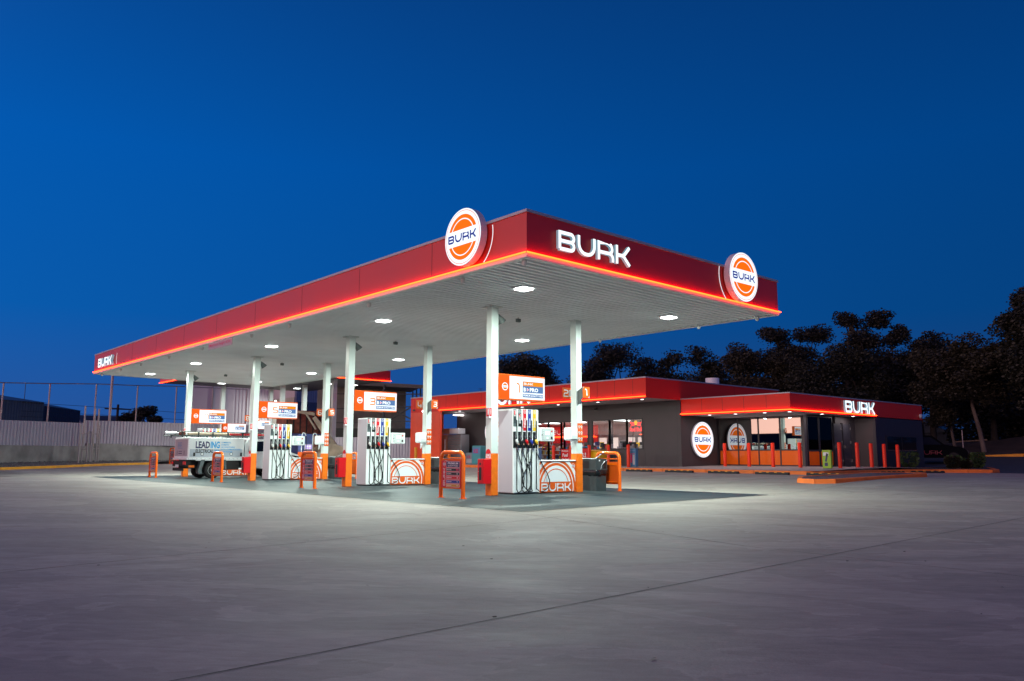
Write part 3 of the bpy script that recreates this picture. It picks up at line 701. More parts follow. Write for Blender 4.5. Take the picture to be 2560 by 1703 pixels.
def make_board():
    t = empty('island_panel', (0, 0, 0), '', 'display panel', 'orange display panels between the columns')
    Y0 = .05; x0, x1 = 4.82, 6.27
    mb = MB(); mb.box(x0, x1, Y0, Y0+.5, .03, .905, 'white_paint'); mb.box(x0-.0, x1+.02, Y0-.03, Y0+.53, .905, .945, 'white_paint', .012); mb.build('case', t)
    mb = MB(); mb.box(x0+.02, x1-.02, Y0+.02, Y0+.48, 0, .03, 'black_print'); mb.build('plinth', t)
    mb = MB(); W_ = x1-x0; A = Art(mb, (x0, Y0, .03), (1, 0, 0), (0, 0, 1)); A.rect(.0, 0, W_, .872, 'orange_print', .003)
    cx, cy = .69, .29
    cx, cy = .655, .145
    def clipring(r0, r1, m, l):
        n = 120; kk = max(1, int((r1-r0)/.02))
        for i in range(n):
            a0, a1 = R(-20+220*i/n), R(-20+220*(i+1)/n)
            for q in range(kk):
                ra, rb = r0+(r1-r0)*q/kk, r0+(r1-r0)*(q+1)/kk
                P = [(cx+r*math.cos(a), cy+r*math.sin(a)) for r, a in ((ra, a0), (rb, a0), (rb, a1), (ra, a1))]
                if all(-.02 <= p[0] <= W_+.02 and -.02 <= p[1] <= .89 for p in P): A.poly([(min(max(p[0], 0), W_), min(max(p[1], 0), .872)) for p in P], m, l)
    clipring(.80, .90, 'white_print', .006); clipring(.685, .715, 'white_print', .006)
    a_ = math.degrees(math.asin(.145/.61)); A.poly([(cx+.61*math.cos(R(a_+(180-2*a_)*i/40)), cy+.61*math.sin(R(a_+(180-2*a_)*i/40))) for i in range(41)], 'white_print', .006)
    a_ = math.degrees(math.asin(.145/.51)); A.ring(cx, cy, .50, .525, 'orange_print', .009, a_, 180-a_, 40)
    A.rect(0, 0, W_-.17, .285, 'orange_print', .012) if False else None
    A.burk(.06, .025, .225, 'white_print', .19, .012, gap=.13)
    A.disc(W_-.09, .74, .068, 'white_print', .009, 24); A.seg(W_-.09, .74, .055, .02, 'orange_print', .012); A.seg(W_-.09, .74, .055, .02, 'orange_print', .012, False); A.burk(W_-.137, .731, .018, 'blue_print', .2, .014)
    mb.build('artwork', t)
    return t
def make_topsign(num, label):
    t = empty('pump_number_sign', (0, 0, 0), label, 'lit sign', 'lit number signs over the pumps')
    mb = MB(); mb.box(3.24, 4.98, -.02, .20, 2.60, 3.32, 'orange_print', .01); mb.build('box', t)
    mb = MB(); A = Art(mb, (3.24, -.02, 2.60), (1, 0, 0), (0, 0, 1))
    A.rect(.0, .03, .375, .70, 'e_orange_soft', .003); A.rect(.38, .045, 1.725, .675, 'e_white', .003)
    A.disc(.21, .37, .11, 'e_white', .006, 32); A.seg(.21, .37, .085, .03, 'e_orange', .009); A.seg(.21, .37, .085, .03, 'e_orange', .009, False); A.burk(.125, .358, .028, 'e_steel', .2, .01)
    A.digit(num, .62 if num != '1' else .64, .22, .26, 'e_ochre', .15, .006)
    A.rect(.87, .40, 1.66, .55, 'e_steel', .006); A.rect(.88, .42, 1.65, .545, 'e_ochre', .009); A.burk(.91, .45, .065, 'e_white', .2, .012, gap=.12)
    A.rect(.87, .235, 1.66, .40, 'e_steel', .0065); A.text('B', .90, .262, .09, .115, 'e_white', .010, .045); A.poly([(1.025, .265), (1.115, .32), (1.025, .375)], 'e_white', .0095); A.poly([(1.04, .285), (1.095, .32), (1.04, .355)], 'e_pinkred', .012)
    A.text('PRO', 1.135, .262, .33, .115, 'e_white', .010, .045)
    A.rect(.87, .10, 1.66, .195, 'e_steel', .006); A.text('PREMIUM QUALITY FUELS', .885, .118, .76, .06, 'e_white', .009, .03, .1)
    mb.build('face', t)
    return t
def make_guard():
    t = empty('hoop_guard', (0, 0, 0), '', 'hoop guard', 'orange hoop guards at the island ends')
    def hoop(x, y0, y1, r=.052, h=1.15, rr=.17):
        mb = MB(); pts = [(x, y0, 0), (x, y0, h-rr)]+[(x, y0+rr-rr*math.cos(R(a)), h-rr+rr*math.sin(R(a))) for a in range(15, 90, 15)]+[(x, y0+rr, h), (x, y1-rr, h)]
        pts += [(x, y1-rr+rr*math.sin(R(a)), h-rr+rr*math.cos(R(a))) for a in range(15, 90, 15)]+[(x, y1, h-rr), (x, y1, 0)]
        mb.tube(pts, r, 'orange_gloss', 14)
        for yy in (y0, y1): mb.cyl((x, yy, 0), (x, yy, .012), .1, 'orange_gloss')
        return mb
    hoop(0, -.73, .2).build('hoop', t)
    for z in (.97, .26): mb = MB(); mb.cyl((0, -.7, z), (0, .17, z), .022, 'orange_gloss'); mb.build('crossbar', t)
    return t
def make_priceboard():
    t = empty('price_board', (0, 0, 0), '', 'price board', 'price boards in the hoop guards')
    mb = MB(); mb.box(-.03, .02, -.67, .14, .27, .94, 'red_paint'); mb.build('panel', t)
    mb = MB(); A = Art(mb, (-.03, .14, .27), (0, -1, 0), (0, 0, 1)); A.rect(0, 0, .81, .67, 'red_print', .002)
    A.disc(.12, .585, .055, 'white_print', .004, 20); A.disc(.12, .585, .045, 'red_print', .006, 20); A.rect(.075, .565, .165, .605, 'white_print', .008); A.burk(.082, .574, .02, 'blue_print', .2, .010, sx=.8)
    B = Art(mb, (-.03, .14-.16, .27+.04), (0, 0, 1), (0, 1, 0)); B.burk(0, 0, .085, 'white_print', .18, .004, gap=.12)
    def bar(y0, y1, m, tx, rt_=None):
        A.rrect(.20, y0, .77, y1, .02, 'white_print', .004); A.rrect(.207, y0+.007, .763, y1-.007, .018, m, .006)
        h = (y1-y0)*.32; A.text(tx, .225, y0+(y1-y0)*.36, .21, h, 'white_print', .009, .02)
        if rt_: A.text(rt_, .65, y0+(y1-y0)*.3, .06, h*1.3, 'white_print', .009, .02)
    A.rrect(.20, .50, .77, .655, .02, 'white_print', .004); A.rrect(.207, .507, .763, .648, .018, 'navy', .006); A.text('PREMIUM', .27, .58, .43, .05, 'white_print', .009, .03, .15); A.text('QUALITY FUELS', .27, .522, .43, .038, 'white_print', .009, .03, .1)
    bar(.405, .485, 'black_print', 'PREMIUM DIESEL'); A.rect(.62, .425, .73, .465, 'pink_print', .009)
    bar(.305, .385, 'black_print', 'DIESEL', 'D'); bar(.205, .285, 'red_print', 'PREMIUM', '98'); bar(.105, .185, 'blue_print', 'PREMIUM', '95'); bar(.01, .09, 'ochre', 'UNLEADED', '91')
    mb.build('artwork', t)
    return t
def make_firebox():
    t = empty('extinguisher_cabinet', (0, 0, 0), '', 'fire cabinet', 'red fire cabinets on the columns')
    mb = MB(); mb.box(2.70, 2.988, -.02, .23, .32, .98, 'red_paint', .008); mb.build('cabinet', t)
    mb = MB(); A = Art(mb, (2.70, .23, .32), (0, -1, 0), (0, 0, 1)); A.rect(.02, .03, .23, .63, 'red_print', .006); A.rrect(.07, .10, .18, .44, .02, 'black_print', .009); A.disc(.125, .53, .035, 'black_print', .009, 14); A.disc(.045, .33, .012, 'white_print', .012, 8)
    mb.build('door', t)
    return t
def make_colsigns():
    t = empty('extinguisher_sign', (0, 0, 0), '', 'safety sign', 'safety signs on the left columns')
    mb = MB(); mb.box(2.974, 2.988, .02, .21, 2.08, 2.36, 'white_print'); A = Art(mb, (2.974, .21, 2.08), (0, -1, 0), (0, 0, 1)); A.rect(.01, .05, .18, .27, 'red_print', .003); A.rrect(.07, .09, .12, .25, .015, 'white_print', .005)
    mb.box(2.90, 2.985, -.014, -.002, 2.08, 2.36, 'white_print'); C_ = Art(mb, (2.90, -.014, 2.08), (1, 0, 0), (0, 0, 1)); C_.rect(.004, .05, .081, .27, 'red_print', .003); C_.rect(.035, .09, .052, .25, 'white_print', .005)
    mb.build('plate', t)
    mb = MB(); D_ = Art(mb, (2.987, .22, 1.0), (0, -1, 0), (0, 0, 1)); D_.rect(0, 0, .2, .20, 'white_print', .003); D_.poly([(0, .12), (.2, .12), (.2, .17), (.16, .23), (.10, .25), (.04, .23), (0, .17)], 'red_print', .005); D_.disc(.10, .075, .055, 'red_print', .005, 16); D_.disc(.10, .075, .04, 'white_print', .007, 16)
    mb.build('sticker', t)
    return t
def make_dispenser():
    t = empty('towel_dispenser', (0, 0, 0), '', 'towel dispenser', 'white towel dispensers on the right columns')
    mb = MB(); mb.box(5.97, 6.298, -.07, .24, 1.52, 1.90, 'white_paint', .035); mb.build('cover', t)
    mb = MB(); mb.box(6.03, 6.2, -.05, .2, 1.36, 1.52, 'white_paint', .01) if False else mb.tube([(6.1, 0, 1.53), (6.09, 0, 1.42), (6.075, 0, 1.30)], [.05, .03, .012], 'white_print', 8); mb.box(6.03, 6.24, -.073, -.066, 1.56, 1.66, 'white_metal'); mb.build('paper', t)
    return t
def make_icons():
    mb = MB(); mb.box(6.335, 6.54, -.016, -.004, 1.46, 2.03, 'orange_print'); A = Art(mb, (6.335, -.016, 1.46), (1, 0, 0), (0, 0, 1))
    for i in range(2):
        for j in range(3):
            A.disc(.052+i*.10, .12+j*.175, .038, 'white_print', .003, 16); A.disc(.052+i*.10, .12+j*.175, .016, 'navy' if (i+j) % 2 else 'black_print', .005, 6+j); A.rect(.025+i*.10, .05+j*.175, .08+i*.10, .062+j*.175, 'white_print', .003)
    return mb
def make_flags(a, b):
    t = empty('bay_number_sign', (0, 0, 0), '', 'number sign', 'orange bay number plates on the right columns')
    mb = MB(); A = Art(mb, (6.40, -.17, 2.79), (1, 0, 0), (0, 0, 1)); A.poly([(0, 0), (.22, 0), (.30, .07), (.30, .33), (.06, .33), (0, .27)], 'orange_print', 0); A.digit(a, .10, .07, .19, 'white_print', .2, .004)
    mb.mesh([(6.40, -.165, 2.79), (6.70, -.165, 2.79), (6.70, -.165, 3.12), (6.40, -.165, 3.12)], [(0, 3, 2, 1)], 'cap_metal')
    mb.face([(6.40, -.17, 2.79), (6.35, 0, 2.55), (6.35, 0, 3.0), (6.40, -.17, 3.12)], 'speaker_grey'); mb.build('plate', t)
    mb = MB(); A = Art(mb, (6.13, .42, 2.79), (1, 0, 0), (0, 0, 1)); A.poly([(0, .33), (0, .06), (.06, 0), (.4, 0), (.4, .33)], 'orange_print', 0); A.digit(b, .07, .05, .22, 'white_print', .16, .004)
    mb.box(6.40, 6.46, .24, .42, 2.85, 3.05, 'cap_metal'); mb.build('plate', t)
    return t
def make_bin():
    t = empty('forecourt_bin', (0, 0, 0), '', 'bin', 'grey forecourt bins')
    mb = MB(); x0, x1, y0, y1 = 7.17, 7.66, .03, .72
    mb.prism([(x0+.03, y0+.03), (x1-.03, y0+.03), (x1-.03, y1-.03), (x0+.03, y1-.03)], 'z', 0, .56, 'bin_grey'); mb.build('body', t)
    mb = MB(); random.seed(5); n = 40; cx, cy = (x0+x1)/2, (y0+y1)/2; ring = []
    def rp(a, k):
        c, s_ = math.cos(a), math.sin(a); m = max(abs(c)/((x1-x0)/2), abs(s_)/((y1-y0)/2)); return (cx+c/m*k, cy+s_/m*k)
    rows = []
    for (k, z) in ((.94, .46), (1.0, .5), (1.04, .56), (1.02, .62), (.95, .66)):
        rows.append([(*rp(2*math.pi*i/n, k+random.uniform(-.03, .03)), z+random.uniform(-.02, .02)) for i in range(n)])
    v = [p for r_ in rows for p in r_]; mb.mesh(v, [(a*n+i, a*n+(i+1) % n, a*n+n+(i+1) % n, a*n+n+i) for a in range(4) for i in range(n)], 'bag', True); mb.build('bin_liner', t)
    mb = MB(); mb.prism([(x0, .64), (x1, .64), (x1, .93), (x1-.06, .97), (x0+.05, 1.0), (x0, .97)], 'y', y0, y1, 'bin_grey')
    mb.box(x1-.18, x1-.04, y0-.004, y0, .68, .88, 'black_print'); mb.box(x0-.004, x0, y0+.3, y1-.12, .68, .9, 'black_print'); mb.tube([(x1-.3, y0-.006, .66), (x1-.26, y0-.006, .78), (x1-.12, y0-.006, .9), (x1-.02, y0-.006, .93)], .008, 'cap_metal', 6)
    mb.box(x0+.12, x0+.17, y0-.006, y0, .9, .94, 'white_print'); mb.build('hood', t)
    mb = MB(); mb.tube([(x0+.2, .3, .96), (x1-.02, .22, 1.13)], .012, 'cap_metal', 8); mb.box(x1-.06, x1+.06, .18, .26, 1.12, 1.15, 'black_plastic'); mb.build('squeegee', t)
    return t
ordn = ('nearest', 'second', 'third', 'farthest')
P0 = make_pump(); B0 = make_board(); G0 = make_guard(); PB0 = make_priceboard(); F0 = make_firebox(); S0 = make_colsigns(); D0 = make_dispenser(); BN0 = make_bin()
ic = make_icons().build('icon_plate'); tag(ic, '', 'icon plate', 'orange icon plates on the right columns')
for k, iy in enumerate(ISY):
    n1 = str(2*k+1); n2 = str(2*k+2); L0 = (0, iy, 0)
    own = {'1': 'showing 1', '3': 'showing 3', '5': 'showing 5', '7': 'showing 7'}[n1]
    def put(o, lab, loc=L0):
        q = o if k == 0 else copy_tree(o); q.location = loc; q['label'] = lab; return q
    put(P0, 'white fuel pump with five hoses below the lit sign %s' % own)
    put(B0, 'orange BURK display panel right of the pump below the lit sign %s' % own)
    put(F0, 'red fire cabinet on the left column of the %s island' % ordn[k])
    put(S0, 'red extinguisher marker and sticker on the left column of the %s island' % ordn[k])
    put(D0, 'white paper towel dispenser on the right column of the %s island' % ordn[k])
    put(ic, 'orange plate with six white icons on the right column of the %s island' % ordn[k])
    put(BN0, 'grey bin with black liner and squeegee at the right end of the %s island' % ordn[k], (0 if k == 0 else -.25, iy, 0))
    put(G0, 'orange tube hoop in front of the left end of the %s island' % ordn[k], (1.45, iy+(-.03 if k < 2 else -.15), 0))
    put(PB0, 'red fuel list board in the left hoop of the %s island' % ordn[k], (1.45, iy+(-.03 if k < 2 else -.15), 0))
    s_ = make_topsign(n1, 'lit white and orange sign %s above the %s pump' % (own, ordn[k])); s_.location = L0
    fl = make_flags(n1, n2); fl.location = L0; fl['label'] = 'pair of orange number plates reading %s and %s on a right column' % (n2, n1)
for k, iy in enumerate(ISY):
    t = copy_tree(G0, (7.82, iy+.4, 0), 'orange tube hoop behind the bin at the right end of the %s island' % ordn[k])
    mb = MB(); mb.box(.03, .06, -.68, .15, .2, .88, 'orange_print'); mb.box(.02, .03, -.6, .1, .78, .84, 'orange_gloss'); mb.build('infill_panel', t)

# ------------------------------------------------------------------ work ute
ut = empty('work_ute', (1.8, 25.3, 0), 'white work ute with aluminium canopy body lettered LEADING ELECTRICAL WA at the far island', 'ute')
uo = (1.8, 25.3, 0); Y0, Y1 = 24.4, 26.2
mb = MB(); mb.prism([(Y0, .86), (Y1, .86), (Y1, 1.5), (Y1-.28, 1.83), (Y0+.28, 1.83), (Y0, 1.5)], 'x', 1.83, 4.38, 'alu') if False else mb.box(1.83, 4.38, Y0+.01, Y1-.01, .93, 1.83, 'alu', .02)
mb.box(1.78, 4.42, Y0-.02, Y1+.02, .84, .93, 'alu'); ub = mb.build('tray_body', ut, uo)
for lx in (2.05, 4.2): mb = MB(); mb.box(lx, lx+.09, Y0-.03, Y0-.012, 1.0, 1.16, 'black_plastic', .004); mb.build('latch', ut, uo)
mb = MB(); mb.box(1.69, 1.70, Y0+.75, Y0+1.15, .50, .62, 'white_print'); mb.build('number_plate', ut, uo)
for ly in (Y0+.02, Y1-.24): mb = MB(); mb.box(1.70, 1.74, ly, ly+.22, .64, .74, 'red_paint', .005); mb.build('tail_light', ut, uo)
mb = MB()
for i in range(14): mb.box(1.84+i*.185, 1.86+i*.185, Y0-.012, Y0-.002, 1.79, 1.81, 'grey_print'); mb.box(1.84+i*.185, 1.86+i*.185, Y0-.03, Y0-.022, .87, .89, 'grey_print')
o_r = mb.build('rivets', ut, uo); o_r['kind'] = 'stuff'
mb = MB(); mb.box(1.90, 4.31, Y0-.008, Y0+.01, .97, 1.77, 'white_paint'); A = Art(mb, (1.90, Y0-.008, .97), (1, 0, 0), (0, 0, 1)); A.rect(0, 0, 2.41, .34, 'pale_grey', .002)
A.text('LEAD', .24, .38, .64, .31, 'navy', .008, .035); A.text('ING', .91, .38, .42, .31, 'cyan_print', .008, .035); A.text('ELECTRICAL', .25, .17, .80, .17, 'black_print', .008, .03); A.text('WA', 1.10, .17, .22, .17, 'cyan_print', .008, .04)
A.rect(1.36, .2, 1.366, .7, 'cap_metal', .005)
for i, (tx, wd) in enumerate((('COMMERCIAL', .45), ('DOMESTIC', .36), ('AIR CONDITIONING', .63), ('DATA & COMMUNICATIONS', .9), ('MAINTENANCE', .52))): A.text(tx, 1.40, .615-i*.105, wd, .062, 'cyan_print', .008, .02)
for x in (.55, 1.88): A.rrect(x-.07, .06, x+.07, .19, .03, 'black_plastic', .004); A.rrect(x-.05, .08, x+.05, .17, .02, 'alu', .008)
A.text('D 1988', .05, .06, .15, .03, 'black_print', .005, .01); mb.build('side_door', ut, uo)
mb = MB(); mb.box(1.82, 1.83, Y0+.1, Y1-.1, 1.0, 1.75, 'lavender'); A = Art(mb, (1.82, Y1-.1, 1.0), (0, -1, 0), (0, 0, 1))  # lavender of the rear panel is shading put into its colour
for i in range(4): A.rect(.35, .58-i*.06, .35+.55-.07*(i % 2), .61-i*.06, 'steel_blue', .003)
A.rect(.4, .34, 1.0, .36, 'steel_blue', .003); A.rect(.5, .2, .95, .23, 'navy', .003); A.rect(.5, .1, .95, .14, 'navy', .003); A.rrect(.3, .05, .36, .25, .02, 'black_print', .003); A.rrect(1.2, .05, 1.26, .25, .02, 'black_print', .003); mb.build('rear_door', ut, uo)
mb = MB()
for y in (Y0+.15, Y1-.15):
    mb.tube([(1.25, y, 1.92), (1.35, y, 2.06), (1.5, y, 2.08), (6.2, y, 2.08)], .02, 'black_plastic', 8); mb.tube([(1.25, y, 1.92), (6.2, y, 1.94)], .02, 'black_plastic', 8)
    for x in (1.6, 2.3, 2.95, 3.65, 4.35): mb.box(x-.03, x+.03, y-.02, y+.02, 1.83, 2.08, 'black_plastic')
for x in (1.6, 2.95, 4.35): mb.cyl((x, Y0+.15, 1.94), (x, Y1-.15, 1.94), .018, 'black_plastic')
mb.build('roof_rack', ut, uo)
mb = MB(); mb.cyl((1.0, Y0+.6, 2.02), (4.4, Y0+.6, 2.02), .07, 'white_paint'); mb.cyl((1.9, Y0+.35, 2.0), (4.2, Y0+.35, 2.0), .06, 'boom'); mb.build('conduit_tube', ut, uo)
mb = MB(); mb.box(1.55, 1.75, Y0+.2, Y0+.5, 1.93, 2.12, 'rust'); mb.build('strapped_block', ut, uo); mb = MB(); mb.box(3.8, 6.1, Y0+.22, Y0+.5, 1.96, 2.05, 'red_print'); mb.build('ladder', ut, uo)
mb = MB(); mb.box(1.9, 7.2, Y0+.45, Y1-.45, .45, .84, 'track'); mb.box(1.75, 2.0, Y0+.1, Y1-.1, .55, .8, 'track'); mb.box(1.70, 1.78, Y0+.3, Y1-.3, .35, .48, 'track'); mb.box(1.74, 1.78, Y0+.06, Y0+.35, .62, .76, 'red_print'); mb.box(3.3, 4.2, Y0+.1, Y0+.4, .38, .82, 'track')
mb.box(2.2, 4.4, Y0+.02, Y0+.06, .80, .84, 'alu'); mb.box(1.9, 2.15, Y0+.04, Y0+.1, .5, .6, 'orange'); mb.build('chassis', ut, uo)
mb = MB(); mb.prism([(2.42, .84), (2.30, .30), (2.33, .22), (2.50, .22), (2.46, .40), (2.60, .84)], 'y', Y0, Y0+.25, 'grey_print'); mb.build('mudguard', ut, uo); mb = MB(); mb.prism([(3.45, .84), (3.52, .4), (3.6, .4), (3.56, .84)], 'y', Y0, Y0+.25, 'grey_print'); mb.build('mudguard', ut, uo)
for (x, y) in ((2.98, Y0+.13), (2.98, Y1-.13), (6.1, Y0+.15), (6.1, Y1-.15)):
    mb = MB(); s_ = -1 if y < 25 else 1
    mb.lathe([(.22, -.12), (.34, -.12), (.375, -.08), (.375, .08), (.34, .12), (.22, .12)], (0, 0, 0), 'tyre', 28); mb.v = [(x+a, y+c*1., .375+b) for a, b, c in mb.v]; wq = mb.build('wheel', ut, uo)
    mb = MB(); mb.lathe([(.0, -.13), (.08, -.13), (.09, -.10), (.2, -.11), (.225, -.125), (.225, .125), (.0, .125)], (0, 0, 0), 'alu', 24); mb.v = [(x+a, y+c*1., .375+b) for a, b, c in mb.v]; mb.build('rim', wq, (0, 0, 0) if False else uo)
cp = [(4.45, .5), (4.45, 1.55), (4.6, 1.78), (5.35, 1.8), (5.6, 1.72), (6.15, 1.26), (6.7, 1.2), (7.1, 1.08), (7.28, .9), (7.32, .5), (6.55, .45), (6.45, .75), (6.1, .88), (5.75, .75), (5.65, .4)]
mb = MB(); mb.prism(cp, 'y', Y0+.06, Y1-.06, 'white_paint'); mb.build('cab', ut, uo)
mb = MB(); mb.prism([(4.62, 1.2), (4.66, 1.66), (5.32, 1.7), (5.5, 1.62), (5.95, 1.24)], 'y', Y0+.05, Y0+.06, 'dark_glass'); mb.face([(5.62, Y0+.12, 1.715), (5.62, Y1-.12, 1.715), (6.14, Y1-.12, 1.28), (6.14, Y0+.12, 1.28)], 'dark_glass'); mb.build('window', ut, uo)
mb = MB(); mb.prism([(6.75, 1.06), (7.2, .98), (7.22, .88), (7.0, .92)], 'y', Y0+.04, Y0+.3, 'dark_glass'); mb.build('headlight', ut, uo)
mb = MB(); mb.box(6.0, 6.1, Y0-.1, Y0+.05, 1.2, 1.4, 'black_plastic', .02); mb.build('mirror', ut, uo)

# ------------------------------------------------------------------ truck canopy behind
Z2 = 6.3; c2o = (8.5, 37.2, 0)
c2 = empty('truck_canopy', (14, 43, 0), 'dark truck canopy with bright red fascia standing behind the main canopy', 'canopy')
c2o = (14, 43, 0)
X0, X1, Y0_, Y1_ = 8.5, 20.44, 37.2, 50.2
mb = MB(); mb.box(X0+.1, X1-.1, Y0_+.1, Y1_-.1, Z2+.02, Z2+.8, 'frame_dark'); mb.build('roof', c2, c2o)
mb = MB(); mb.box(X0, X1, Y0_, Y0_+.1, Z2, Z2+.78, 'red_fascia'); mb.build('fascia', c2, c2o)
mb = MB(); mb.box(X0, X0+.1, Y0_+.1, Y1_, Z2, Z2+.78, 'red_fascia'); mb.build('fascia', c2, c2o)
led([((X0-.05, Y0_-.05, Z2+.04), (X1+.05, Y0_-.05, Z2+.04)), ((X0-.05, Y0_-.05, Z2+.04), (X0-.05, Y1_, Z2+.04))], c2).location = (-14, -43, 0)
for (x, y) in ((16.65, 38.5), (15.9, 45.1), (17.2, 44.1), (17.0, 49.6), (12.8, 48.9)):
    mb = MB(); mb.box(x-.15, x+.15, y-.15, y+.15, gz(x, y)+1.15, Z2+.01, 'white_metal'); c = mb.build('column', c2, c2o)
    mb = MB(); mb.box(x-.155, x+.155, y-.155, y+.155, gz(x, y), gz(x, y)+1.16, 'orange'); mb.build('column_base', c, c2o)
fl2 = None
for k, (x, y) in enumerate(((11.62, 46.2), (13.3, 43.2), (17.8, 46.6), (17.9, 41.2), (19.6, 40.9))):
    lab = 'bright flat light under the dark truck canopy, '+('leftmost', 'second from left', 'beside the slim far column', 'near the front fascia', 'at the right end')[k]
    if fl2 is None:
        fl2 = empty('truck_canopy_light', (x, y, Z2), lab, 'ceiling light', 'lights under the truck canopy'); mb = MB(); mb.box(-.25, .25, -.2, .2, -.06, -.01, 'white_paint'); mb.build('frame', fl2)
        mb = MB(); mb.box(-.22, .22, -.17, .17, -.075, -.062, 'lamp_white'); mb.build('diffuser', fl2); area(fl2, (0, 0, -.1), .4, 170, (.9, 1, .95), 'SQUARE')
    else: copy_tree(fl2, (x, y, Z2), lab)
def mini_sign(name, x, y, z0, wd, h, label, logo=True):
    t = empty(name, (x, y, z0), label, 'lit sign', 'lit signs under the truck canopy'); mb = MB(); mb.box(0, wd, 0, .2, 0, h, 'orange_print'); mb.build('box', t)
    mb = MB(); A = Art(mb, (0, 0, 0), (1, 0, 0), (0, 0, 1)); k = wd/1.74; A.rect(.01, .02, .375*k, h-.02, 'e_orange_soft', .003); A.rect(.38*k, .03, wd-.01, h-.03, 'e_white', .003); A.disc(.2*k, h/2, .12*k, 'e_white', .006, 24); A.seg(.2*k, h/2, .09*k, .03*k, 'e_orange', .009); A.seg(.2*k, h/2, .09*k, .03*k, 'e_orange', .009, False)
    A.rect(.95*k, .42*h/.72, 1.62*k, .48*h/.72, 'e_steel', .006); A.rect(1.2*k, .50*h/.72, 1.62*k, .57*h/.72, 'e_ochre', .006); A.rect(.95*k, .26*h/.72, 1.62*k, .40*h/.72, 'e_steel', .006); A.text('B PRO', .98*k, .28*h/.72, .5*k, .1*h/.72, 'e_white', .009, .02); A.ring(1.28*k, .17*h/.72, 0, .001, 'e_steel', .006, n=4)
    mb.build('face', t); mb = MB(); mb.box(.1, .22, .05, .17, -z0+gz(x, y), .0, 'white_metal'); mb.build('post', t)
    return t
mini_sign('truck_lane_sign', 11.65, 45.7, 2.62, 1.75, .7, 'small lit truck lane sign seen just above the ute roof rack')
mini_sign('truck_lane_sign', 15.54, 43.9, 2.98, 1.75, .72, 'lit truck lane sign between the third pump and the excavator')
mini_sign('truck_lane_sign', 13.3, 44.6, 2.9, 1.5, .68, 'lit truck lane sign mostly hidden behind the third pump')

# far island hoop with board
copy_tree(G0, (9.2, 48.9, gz(9.2, 48.9)), 'small orange hoop guard standing by the yellow kerb behind the ute')
copy_tree(PB0, (9.2, 48.9, gz(9.2, 48.9)), 'fuel board in the far hoop by the yellow kerb')

# fast diesel pump, excavator, scrap bin
dz = gz(11.4, 32.6)
t = empty('diesel_dispenser', (11.6, 32.5, dz), 'blue high-flow dispenser with violet screens beside the third island', 'fuel dispenser')
mb = MB(); mb.box(-.35, .35, -.25, .3, 0, 1.2, 'orange_print'); mb.box(-.352, .352, -.254, -.25, .05, .5, 'white_print'); mb.build('base', t)
mb = MB(); mb.box(-.35, .35, -.2, .3, 1.2, 2.25, 'cab_blue'); mb.build('tower', t)
mb = MB(); mb.box(-.2, .25, -.3, -.2, 1.32, 1.66, 'lavender'); A = Art(mb, (-.2, -.3, 1.32), (1, 0, 0), (0, 0, 1)); A.rect(.03, .05, .42, .29, 'e_violet', .003); A.rect(.07, .17, .2, .25, 'e_screen', .006); A.rect(.24, .17, .38, .25, 'e_screen', .006); A.rect(.08, .08, .18, .12, 'e_screen', .006); A.rect(.26, .08, .36, .12, 'e_screen', .006); mb.build('display', t)
for sx in (-.4, .32):
    mb = MB(); mb.tube([(sx, -.25, 1.2), (sx, -.25, 2.2), (sx+.05, -.28, 2.32), (sx+.16, -.3, 2.3), (sx+.24, -.3, 2.15)], .022, 'white_print', 8); mb.tube([(sx+.24, -.3, 2.15), (sx+.3, -.3, 1.7), (sx+.26, -.3, 1.2), (sx+.2, -.3, .9)], .018, 'rubber', 8); mb.build('hose', t)
t = empty('excavator', (14.5, 36, gz(14.5, 36)), 'pale dusty excavator with folded boom parked behind the third island', 'excavator')
# built around its own origin; boom plane faces the camera
dx = Vector((.80, -.60, 0)); sc_ = 1.0
def EP(a, z, d=0): q = dx*a+Vector((.6, .8, 0))*d; return (q.x, q.y, z)
mb = MB()
for d in (-.7, .7): mb.prism([(-1.3, .0), (1.3, 0), (1.6, .3), (1.5, .55), (-1.5, .55), (-1.6, .3)], 'y', d-.25, d+.25, 'track')
mb.v = [EP(a, z, d) for a, d, z in mb.v]; mb.build('tracks', t)
mb = MB(); mb.prism([(-.9, .6), (1.5, .6), (1.5, 1.35), (.9, 1.55), (-.1, 1.45), (-.9, .95)], 'y', -.8, .8, 'boom'); mb.v = [EP(a, z, d) for a, d, z in mb.v]; mb.build('body', t)
mb = MB(); mb.prism([(-.6, 1.0), (.3, 1.0), (.3, 2.1), (-.4, 2.1)], 'y', -.8, .0, 'rust'); mb.v = [EP(a, z, d) for a, d, z in mb.v]; mb.build('cab', t)
def arm(name, p, q, w0, w1, m='boom'):
    mb = MB(); d = Vector((q[0]-p[0], q[1]-p[1])).normalized(); n = Vector((-d.y, d.x)); P = [(p[0]+n.x*w0, p[1]+n.y*w0), (q[0]+n.x*w1, q[1]+n.y*w1), (q[0]-n.x*w1, q[1]-n.y*w1), (p[0]-n.x*w0, p[1]-n.y*w0)]
    mb.prism(P, 'y', -.15, .15, m); mb.v = [EP(a, z, dd) for a, dd, z in mb.v]; return mb.build(name, t)
arm('boom', (.9, 1.3), (-.55, 3.3), .22, .12); arm('dipper_arm', (-.5, 3.5), (-2.4, 3.75), .10, .06); arm('hydraulic_ram', (-.4, 2.5), (-1.1, 3.55), .05, .04, 'boom')
mb = MB(); mb.prism([(-2.2, 3.62), (-2.75, 3.55), (-2.6, 3.85), (-2.35, 3.85)], 'y', -.3, .3, 'boom'); mb.v = [EP(a, z, dd) for a, dd, z in mb.v]; mb.build('bucket', t)
